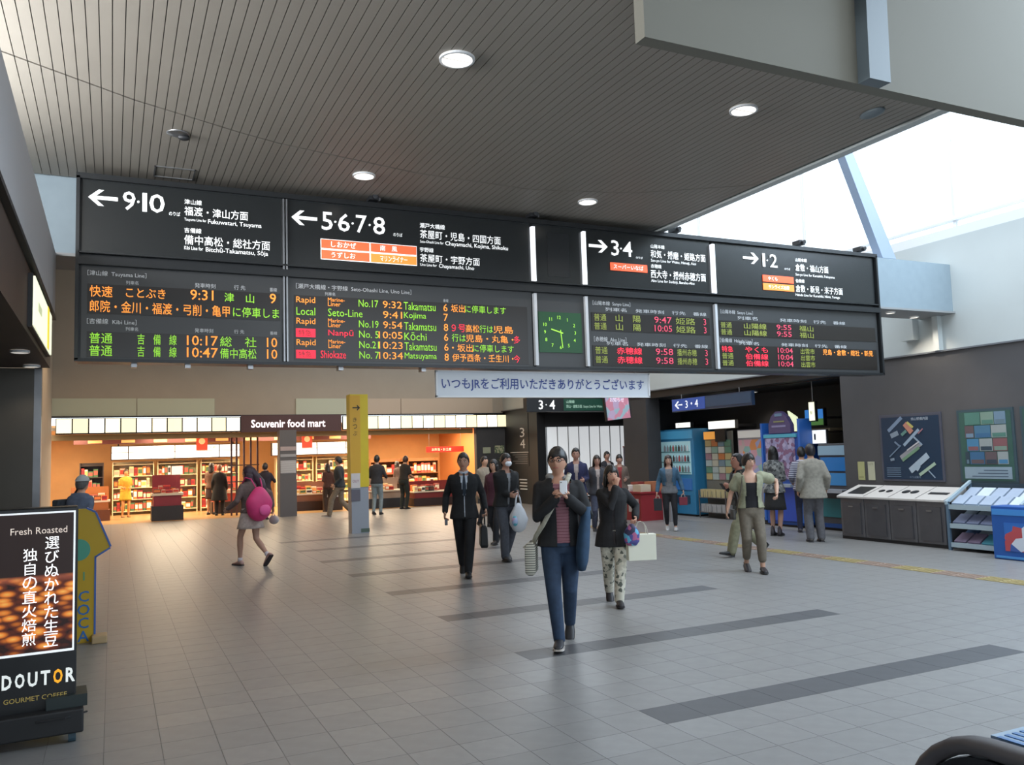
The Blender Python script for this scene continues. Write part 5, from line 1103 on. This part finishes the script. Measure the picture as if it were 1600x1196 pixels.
# 2 young woman in black coat
p = person('young woman in long black jacket and white floral trousers with a hand at her mouth', 4.87, 7.82, 1.50, toward_cam(4.87, 7.82, 6),
  dict(mir=True, L=(-.04, -.32, 38, 0), R=(.03, .14, -4, 0), LH=(.03, .20, 1.45), LHh=(-.6, -.3, -1), RH=(.27, .10, 1.06), RHh=(.5, -1, 0), LP=(.4, -.6, .3), LT=(0, 0, 1), LC=30, RC=60, RP=(-1, .2, 0), lean=3, yaw=10, nod=-6),
  dict(fem=True, top=dict(c='1b1b1e', open=(.02, .05, 1.25, .02), inner='2a2628', ihem=.74, hem=.72, flare=.05, inf=.028, sw=.008), bottom=('trousers', 'c8c4b4'), bottom_mat=floral, shoe='201c20', sole='2a2628', hair='15130f', style='bob', skin='c0917a', legw=.003))
def tote(p, hnd, label, c, w_, h_, d_, name='paper_bag', drop=.2, rot=0, off=(0, 0)):
    h3 = p['hands'][hnd]; b = held(p, name, label, 'bag', (h3.x+off[0], h3.y+off[1], h3.z-drop-h_)); m_ = Matrix.Rotation(R(rot), 4, 'Z')
    MB().loft([[m_ @ V((sx*w_/2*k, sy*d_/2, z)) for sx, sy in ((-1, -1), (1, -1), (1, 1), (-1, 1))] for z, k in ((0, 1), (h_*.5, 1.0), (h_, 1.02))]).build('bag_body', mat('bag_'+c, H(c), .6), b, bevel=.004)
    for sy in (-1, 1): MB().tube([m_ @ V((math.cos(a)*w_*.22, sy*d_*.4*(1-math.sin(a)*.9), h_+math.sin(a)*drop)) for a in [math.pi*i/10 for i in range(11)]], .005, 6).build('handle', mat('cord', H('b8b4a8'), .7), b, True)
    return b
tote(p, 1, 'large cream paper carrier bag hanging from the arm of the woman in floral trousers', 'dcdccb', .30, .27, .10, drop=.13, rot=8, off=(-.06, .05))
t = held(p, 'handbag', 'small purple and blue print pouch between the woman\'s hand and the cream bag', 'bag', tuple(p['hands'][1]+V((.04, .10, -.22))))
MB().loft([[V((math.cos(a)*w_, math.sin(a)*.035, z)) for a in [2*math.pi*i/14 for i in range(14)]] for z, w_ in ((-.02, .05), (.02, .08), (.10, .085), (.15, .06), (.2, .02))]).build('bag_body', ramp_mat('pouch_print', 'voronoi', 22, [(0, '4a4a8c'), (.4, 'a85a84'), (.6, '5aa8c8'), (.8, '2e2a4a')]), t, True)
# 3 man in suit
p = person('man in black suit, white shirt and dark tie walking with a black briefcase', 4.36, 10.80, 1.69, toward_cam(4.36, 10.8, 2),
  dict(mir=True, L=(-.03, -.32, 38, 0), R=(.025, .18, -6, 0), LH=(-.27, .04, .90), RH=(.29, .06, .92), LC=50, RC=75, lean=2, yaw=-8),
  dict(top=dict(c='1d1e21', open=(.012, .062, 1.12, .012), inner='c4ccd8', hem=.80, inf=.024, tie='2a3440', collarc='c8d0dc', flare=.03, sw=.004), bottom=('trousers', '1c1d20'), shoe='141416', sole='1c1c1e', hair='2a2320', style='short', skin='bc8e76'))
b = held(p, 'briefcase', 'black soft briefcase carried low by the man in the black suit', 'bag', (p['hands'][1].x+.03, p['hands'][1].y+.02, p['hands'][1].z-.43)); bk_ = mat('leather_black', H('131315'), .5)
MB().loft([[V((sx*.045*k, sy*.19*k2, z)) for sx, sy in ((-1, -1), (1, -1), (1, 1), (-1, 1))] for z, k, k2 in ((0, 1, .9), (.03, 1.15, 1), (.26, 1, 1), (.30, .6, .9))]).build('bag_body', bk_, b, bevel=.012)
for sx in (-.02, .02): MB().tube([(sx, math.cos(a)*.08, .29+math.sin(a)*.14) for a in [math.pi*i/10 for i in range(11)]], .007, 6).build('handle', bk_, b, True)
o = held(p, 'magazine', 'small grey folded item in the other hand of the man in the black suit', 'paper', tuple(p['hands'][0]-V((0, .02, .05)))); MB().box(-.02, .02, -.05, .07, -.05, .03).build('folded_sheet', plain('6c7076'), o, bevel=.006)
# 4 masked man with plastic bag
p = person('person in black jacket and white face mask carrying a white plastic bag, grey trousers', 5.50, 11.93, 1.655, toward_cam(5.5, 11.93, 24),
  dict(mir=True, L=(-.07, .10, -4, 0), R=(.08, -.18, 26, 0), LH=(-.02, .22, 1.05), RH=(.12, .22, 1.06), LC=60, RC=60, lean=6, yaw=6, nod=-12),
  dict(top=dict(c='1d1e20', open=(.02, .05, 1.3, .02), inner='8a8c90', hem=.86, inf=.034, sw=.01), bottom=('trousers', '4c4f58'), legw=.008, shoe='2a2a2c', hair='1a1716', style='fringe', mask=True, skin='b88c78'))
b = held(p, 'plastic_bag', 'translucent white plastic shopping bag held in front by the masked person', 'bag', (-.08, .30, .64))
MB().ell((0, 0, 0), (.15, .10, .2), 20, 14, None, lambda d: V((d.x*(1-.25*max(0, d.z))*(1+.06*math.sin(9*d.z+5*d.x)), d.y*(1+.08*math.sin(8*d.x+4*d.z)), d.z if d.z < .6 else .6+(d.z-.6)*1.6))).build('bag_body', mat('poly_white', H('c8ccd2'), .35), b, True)
for sx in (-1, 1): MB().tube([(sx*.05, 0, .2), (sx*.03, 0, .32), (0, -.02, .40)], .014, 8).build('handle', MC['poly_white'], b, True)
MB().ell((.09, .06, -.02), (.05, .05, .08), 10, 8).build('teal_print', ramp_mat('bagprint', 'voronoi', 18, [(0, 'a8b8d8'), (.5, '58a8b8'), (.8, 'c8a8c8')]), b, True)
# 5, 6 behind
person('person in maroon coat and black trousers walking just behind the masked person', 6.35, 14.2, 1.56, toward_cam(6.5, 14.2, -20), dict(L=(-.05, .2, -6, 0), R=(.06, -.22, 30, 0), yaw=-10), dict(fem=True, top=dict(c='4a2430', hem=.78, inf=.03), bottom=('trousers', '1c1d22'), shoe='2a2422', hair='181414', style='medium'))
person('person in beige coat seen between the suited man and the maroon coat', 7.6, 17.6, 1.60, (.2, -1), dict(L=(-.05, .12, 0, 0), R=(.06, -.14, 20, 0)), dict(top=dict(c='8c8070', hem=.7, inf=.03), bottom=('trousers', '2a2a30'), hair='241e1c', style='short'))
# 7 walker with pink bag
p = person('young woman with bright pink bag on her back, white skirt and bare legs walking away', 1.98, 13.9, 1.60, (-.50, .86),
  dict(L=(-.05, .22, 0, 0), R=(.06, -.36, 48, .04), LH=(-.30, .22, 1.0), RH=(.33, -.16, 1.0), LC=30, RC=40, lean=4, yaw=36),
  dict(fem=True, top=dict(c='6c5c58', hem=.90, inf=.022, sw=.004), bottom=('skirt', 'b8a8a0', .66, .075), shoe='a8867c', sole='3a3234', sock='c8c0c4', hair='3a2530', style='long', tail=True, skin='b48c78'))
b = held(p, 'backpack', 'bright pink soft bag hanging on the back of the woman in the white skirt', 'bag', (.0, -.24*p['s'], .80))
MB().ell((-.03, -.02, .17), (.23, .15, .27), 22, 16, None, lambda d: V((d.x*(1-.28*max(0, d.z))*(1+.04*math.sin(7*d.z)), d.y*(1-.2*max(0, d.z)), d.z))).build('bag_body', mat('hot_pink', H('d83a78'), .55, noise=.15, scale=5), b, True)
for sx in (-1, 1): MB().tube([(sx*.06, .02, .42), (sx*.09, .10, .56), (sx*.10, .22, .58), (sx*.11, .33, .45), (sx*.10, .25, .22)], .012, 6).build('strap', MC['hot_pink'], b, True)
MB().ell((-.03, -.15, .08), (.11, .04, .09), 14, 10).build('front_pocket', mat('pink_light', H('e85a98'), .55), b, True)
t = held(p, 'white_pouch', 'small white pouch in the trailing hand of the woman with the pink bag', 'bag', tuple(p['hands'][1]-V((0, .04, .14)))); MB().ell((0, 0, 0), (.05, .11, .07), 14, 10).build('bag_body', mat('pouch_white', H('b8b0b0'), .6), t, True); MB().tube([(0, -.03, .06), (0, .02, .12), (0, .05, .06)], .006, 6).build('handle', MC['pouch_white'], t, True)
# 8 woman in pale green cardigan
p = person('woman in open pale green jacket over a black top and cropped khaki trousers, looking right', 7.62, 8.80, 1.57, toward_cam(7.62, 8.8, 10),
  dict(mir=True, L=(-.08, -.10, 18, 0), R=(.10, .16, -4, 0), LH=(-.33, .02, .90), RH=(.36, .10, 1.12), RHh=(1, -.6, 0), LC=24, RC=50, lean=2, yaw=24, nod=2),
  dict(fem=True, top=dict(c='8f9078', open=(.07, .09, 1.1, .085), inner='17161c', ihem=.90, itop=1.31, hem=.90, inf=.036, sleeve=.32, flare=.05, sw=.016, collar=False), bottom=('trousers', '6a6256'), crop=.22, legw=.002, shoe='241e22', hair='201a18', style='fringe', skin='bd957f'))
MB().tube([p['T']((-.11, -.05, 1.45)), p['T']((-.11, .10, 1.38)), p['T']((-.15, .165, 1.2)), p['T']((-.20, .15, 1.02)), p['T']((-.22, .08, .9))], [(.004, .012)]*5, 6, True, side=(0, 1, 0)).build('strap', cloth('4a4438'), (b := held(p, 'handbag', 'small grey handbag behind the hip of the woman in the pale green jacket', 'bag')), True)
MB().loft([[p['T']((-.25+math.cos(a)*.035, -.02+math.sin(a)*.10, z)) for a in [2*math.pi*i/12 for i in range(12)]] for z in (.76, .80, .90)]).build('bag_body', cloth('4c4a48'), b, True)
# 9 man striding left behind her
p = person('older man in black jacket and khaki trousers striding to the left, looking at his hands', 8.69, 10.15, 1.62, (-.92, .10),
  dict(L=(-.07, .36, -14, 0), R=(.07, -.34, 42, 0), LH=(-.05, .30, 1.18), RH=(.06, .30, 1.16), LHh=(-.6, -.4, -1), RHh=(.6, -.4, -1), LC=50, RC=50, lean=10, nod=-18),
  dict(top=dict(c='1f2022', open=(.02, .05, 1.25, .02), inner='b0b0b4', hem=.86, inf=.03, sw=.006), bottom=('trousers', '7c7a62'), legw=.016, shoe='1c1a1a', hair='1c1a1c', style='short', skin='a87460'))
ph = held(p, 'phone', 'small dark phone in the hands of the older man striding left', 'phone', (0, .40*p['s'], 1.18*p['s']+p['dz'])); MB().box(-.035, .035, -.005, .005, -.05, .07, Matrix.Rotation(R(-35), 4, 'X')).build('body', M['black'], ph, bevel=.003)
# 10, 11, 12 at the machines
person('dark-haired woman in grey print jacket and black skirt, back turned, at the blue ticket machine', 10.92, 11.95, 1.63, (.85, .50), dict(L=(-.07, .02, 0, 0), R=(.08, -.04, 0, 0), LH=(-.10, .26, 1.06), RH=(.12, .26, 1.06), nod=-10), dict(fem=True, top=dict(c='6a6a68', hem=.82, inf=.03), top_mat=greywh, bottom=('skirt', '242426', .50, .05), shoe='242028', hair='161414', style='medium', boot=.1, skin='b08a78', barefeet=False))
person('person in blue and white striped shirt half hidden behind the man in the khaki jacket', 11.72, 12.05, 1.60, (.6, .7), dict(LH=(-.2, .16, 1.0), RH=(.2, .14, 1.0)), dict(top=dict(c='8a8a98', hem=.84, inf=.026, name='shirt'), top_mat=striped, bottom=('jeans', '20243a'), shoe='28242c', hair='1a1818', style='short'))
p = person('man in khaki grey jacket and grey trousers standing with his back turned by the bins', 10.70, 10.78, 1.655, (.50, .86), dict(L=(-.09, 0, 0, 0), R=(.10, .02, 0, 0), LH=(-.24, .06, .90), RH=(.26, .10, .92), nod=-10, lean=4), dict(top=dict(c='86837a', hem=.76, inf=.034, sw=.012, flare=.06), bottom=('trousers', '55555a'), legw=.012, shoe='3a3634', hair='1c1a22', style='short', skin='b08a74'))
# 13 denim woman
p = person('young woman in blue denim jacket and black leggings walking in front of the vending machine', 10.15, 14.1, 1.515, toward_cam(10.15, 14.1, 2), dict(mir=True, L=(-.08, -.10, 14, 0), R=(.10, .10, -4, 0), LH=(-.28, .04, .88), RH=(.30, .06, .90), RC=50), dict(fem=True, top=dict(c='3c5c74', open=(.06, .09, 1.1, .09), inner='6a6c70', hem=.96, ihem=.84, inf=.032, sw=.008), bottom=('leggings', '1b1b20'), shoe='b0b0b0', sole='c0c0c0', hair='2c2020', style='medium', skin='c09682'))
tote(p, 1, 'dark red bag held by the young woman in the denim jacket', '782838', .16, .16, .08, 'handbag', .07)
tote(p, 0, 'black bag in the other hand of the young woman in the denim jacket', '22242a', .16, .24, .08, 'handbag', .07)
# passage people
for (lab, x, y, h, col, bc, hair, st, fem, a) in (
    ('person in dark blue coat right behind the young man\'s head, by the bright frosted window', 8.30, 14.6, 1.72, '26284a', '2c2c34', '1a1818', 'short', False, 0),
    ('woman in dark jacket seen between the young man and the woman in black', 8.95, 14.9, 1.56, '3a3a40', '4a4e60', '241a16', 'medium', True, 8),
    ('man in dark jacket and red shirt before the bright frosted window', 10.22, 17.0, 1.55, '3c3434', '3a3a3c', '1c1818', 'short', False, -5),
    ('person in light brown coat to the right of the red shirted man', 10.42, 16.35, 1.55, '6a5a50', '5a5650', '181616', 'fringe', True, 5),
    ('person in black jacket with fair bag strap near the roll-up banner', 11.9, 19.3, 1.62, '24242a', '2e2e34', '161618', 'short', False, 30)):
    person(lab, x, y, h, toward_cam(x, y, a), dict(L=(-.07, .12, 0, 0), R=(.08, -.12, 18, 0), LH=(-.14, .2, 1.08)), dict(fem=fem, top=dict(c=col, open=(.03, .06, 1.2, .03), inner='8c3434' if 'red' in lab else 'a89a94', hem=.82, inf=.028), bottom=('trousers', bc), hair=hair, style=st, skin='b08472'))
# around the shop
person('man in dark jacket and khaki trousers striding left, seen just left of the yellow post', 5.76, 23.5, 1.74, (-.85, .35), dict(L=(-.07, .30, -8, 0), R=(.07, -.32, 36, 0), LH=(-.2, .12, .95)), dict(top=dict(c='303438', hem=.86, inf=.03), bottom=('trousers', '7a6c5c'), legw=.012, shoe='8a7e76', sole='c8c0b8', hair='181614', style='short'))
person('man in black sweater and pale jeans just right of the yellow post, facing the shop', 6.85, 23.6, 1.70, (.5, .8), dict(LH=(-.2, .2, 1.05), RH=(.22, .25, 1.05), L=(-.08, -.1, 10, 0)), dict(top=dict(c='2c2c30', hem=.88), bottom=('jeans', '7a868a'), hair='1a1614', style='short'))
person('shop assistant in black top with green apron string arranging goods behind the suited man', 8.2, 25.3, 1.66, (.75, .5), dict(LH=(-.1, .34, 1.0), RH=(.14, .34, 1.0), lean=10), dict(fem=True, top=dict(c='241f1c', hem=.9, sleeve=.4), bottom=('trousers', '1f2420'), hair='3a2018', style='short', skin='c08a68'))
person('customer bending over goods between the yellow post and the shop assistant', 8.9, 27.9, 1.50, (-.3, .9), dict(lean=14, LH=(-.1, .34, .98)), dict(fem=True, top=dict(c='5a4a44', hem=.8), bottom=('trousers', '3a3430'), hair='241a16', style='medium'))
person('woman in yellow dress with bare legs standing deep in the shop at left', .38, 29.2, 1.50, (.2, -1), dict(LH=(-.12, .2, 1.05), RH=(.12, .2, 1.05)), dict(fem=True, top=dict(c='c8922c', hem=.9, sleeve=.4, name='blouse'), bottom=('skirt', 'b89a2c', .60, .05), hair='3a2c1c', style='short', skin='c8905c', shoe='a8683a'))
person('woman in brown top and dark skirt left of the person in the long black coat', 2.80, 28.0, 1.62, (.3, .9), dict(LH=(-.1, .25, 1.1)), dict(fem=True, top=dict(c='6a4c3c', hem=.86), bottom=('skirt', '3c2c2e', .52, .03), hair='1e1614', style='medium', skin='c08a68'))
person('person in long black coat with a dark bag in front of the shop shelves', 2.98, 27.4, 1.56, (.2, .9), dict(), dict(top=dict(c='1c1c1e', hem=.50, inf=.035, flare=.05, name='coat'), bottom=('trousers', '1e1e22'), hair='8a6248', style='short'))
person_hood = person('person in dark hooded jacket at the shop entrance just left of the grey pillar', 3.86, 24.4, 1.58, (.4, .8), dict(LH=(-.2, .1, .96), RH=(.2, .3, 1.2), L=(-.07, .12, 0, 0), R=(.07, -.1, 14, 0)), dict(top=dict(c='2a2630', hem=.82, inf=.034, hood='3a2c30'), bottom=('trousers', '1e2030'), hair='2a2020', style='short'))
p = person_hood
t = held(p, 'carrier_bag', 'white carrier bag held by the hooded person at the shop entrance', 'bag', tuple(p['hands'][0]+V((-.02, 0, -.42)))); MB().ell((0, 0, .12), (.06, .15, .17), 14, 10).build('bag_body', mat('bag_white', H('d4d4d8'), .5), t, True); MB().tube([(0, -.05, .25), (0, 0, .40), (0, .05, .25)], .008, 6).build('handle', MC['bag_white'], t, True)
person('customer in brown jacket in front of the shelves just left of the yellow post', 6.05, 26.2, 1.50, (-.2, .9), dict(LH=(-.1, .25, 1.1)), dict(fem=True, top=dict(c='4a2c24', hem=.84), bottom=('trousers', '3a2a22'), hair='2a1c18', style='medium'))
p = person('man in pale cap and grey jacket with dark shoulder bag behind the yellow arrow sign', -.42, 12.9, 1.53, (.55, .75), dict(lean=8, L=(-.07, .15, 0, 0), R=(.07, -.2, 24, 0)), dict(top=dict(c='5a6478', hem=.82, inf=.034), bottom=('trousers', '5a5674'), hair='5a5856', style='short', cap='a4a8a8'))
b = held(p, 'shoulder_bag', 'dark grey shoulder bag on the side of the man with the pale cap', 'bag', (-.22, .0, .92)); MB().loft([[V((sx*.05, sy*.16, z)) for sx, sy in ((-1, -1), (1, -1), (1, 1), (-1, 1))] for z in (0, .28)]).build('bag_body', cloth('34383e'), b, bevel=.02); MB().tube([(.03, .1, .25), (.12, .16, .45), (.25, .05, .56)], .014, 6).build('strap', cloth('34383e'), b, True)
# grow all figure surfaces in one pass
def finish_blobs():
    bpy.context.view_layer.update()
    dg = bpy.context.evaluated_depsgraph_get()
    res = [(o, bpy.data.meshes.new_from_object(o.evaluated_get(dg)), post) for o, post in BLOBS]
    for o, me, post in res:
        old = o.data; o.modifiers.clear(); 
        if post:
            bm = bmesh.new(); bm.from_mesh(me)
            if post[0] == 'cut':
                dele = [f for f in bm.faces if post[1](f.calc_center_median(), f.normal)]
                bmesh.ops.delete(bm, geom=dele, context='FACES')
            else:
                hm = post[1].mesh('hands'); bm.from_mesh(hm); bpy.data.meshes.remove(hm)
            for f in bm.faces: f.smooth = True
            bm.to_mesh(me); bm.free()
        if not me.materials: me.materials.append(old.materials[0])
        me.name = o.name; o.data = me; bpy.data.meshes.remove(old)
finish_blobs()
print('goods', NG[0], 'tris', sum(len(o.data.polygons) for o in bpy.data.objects if o.type == 'MESH'))
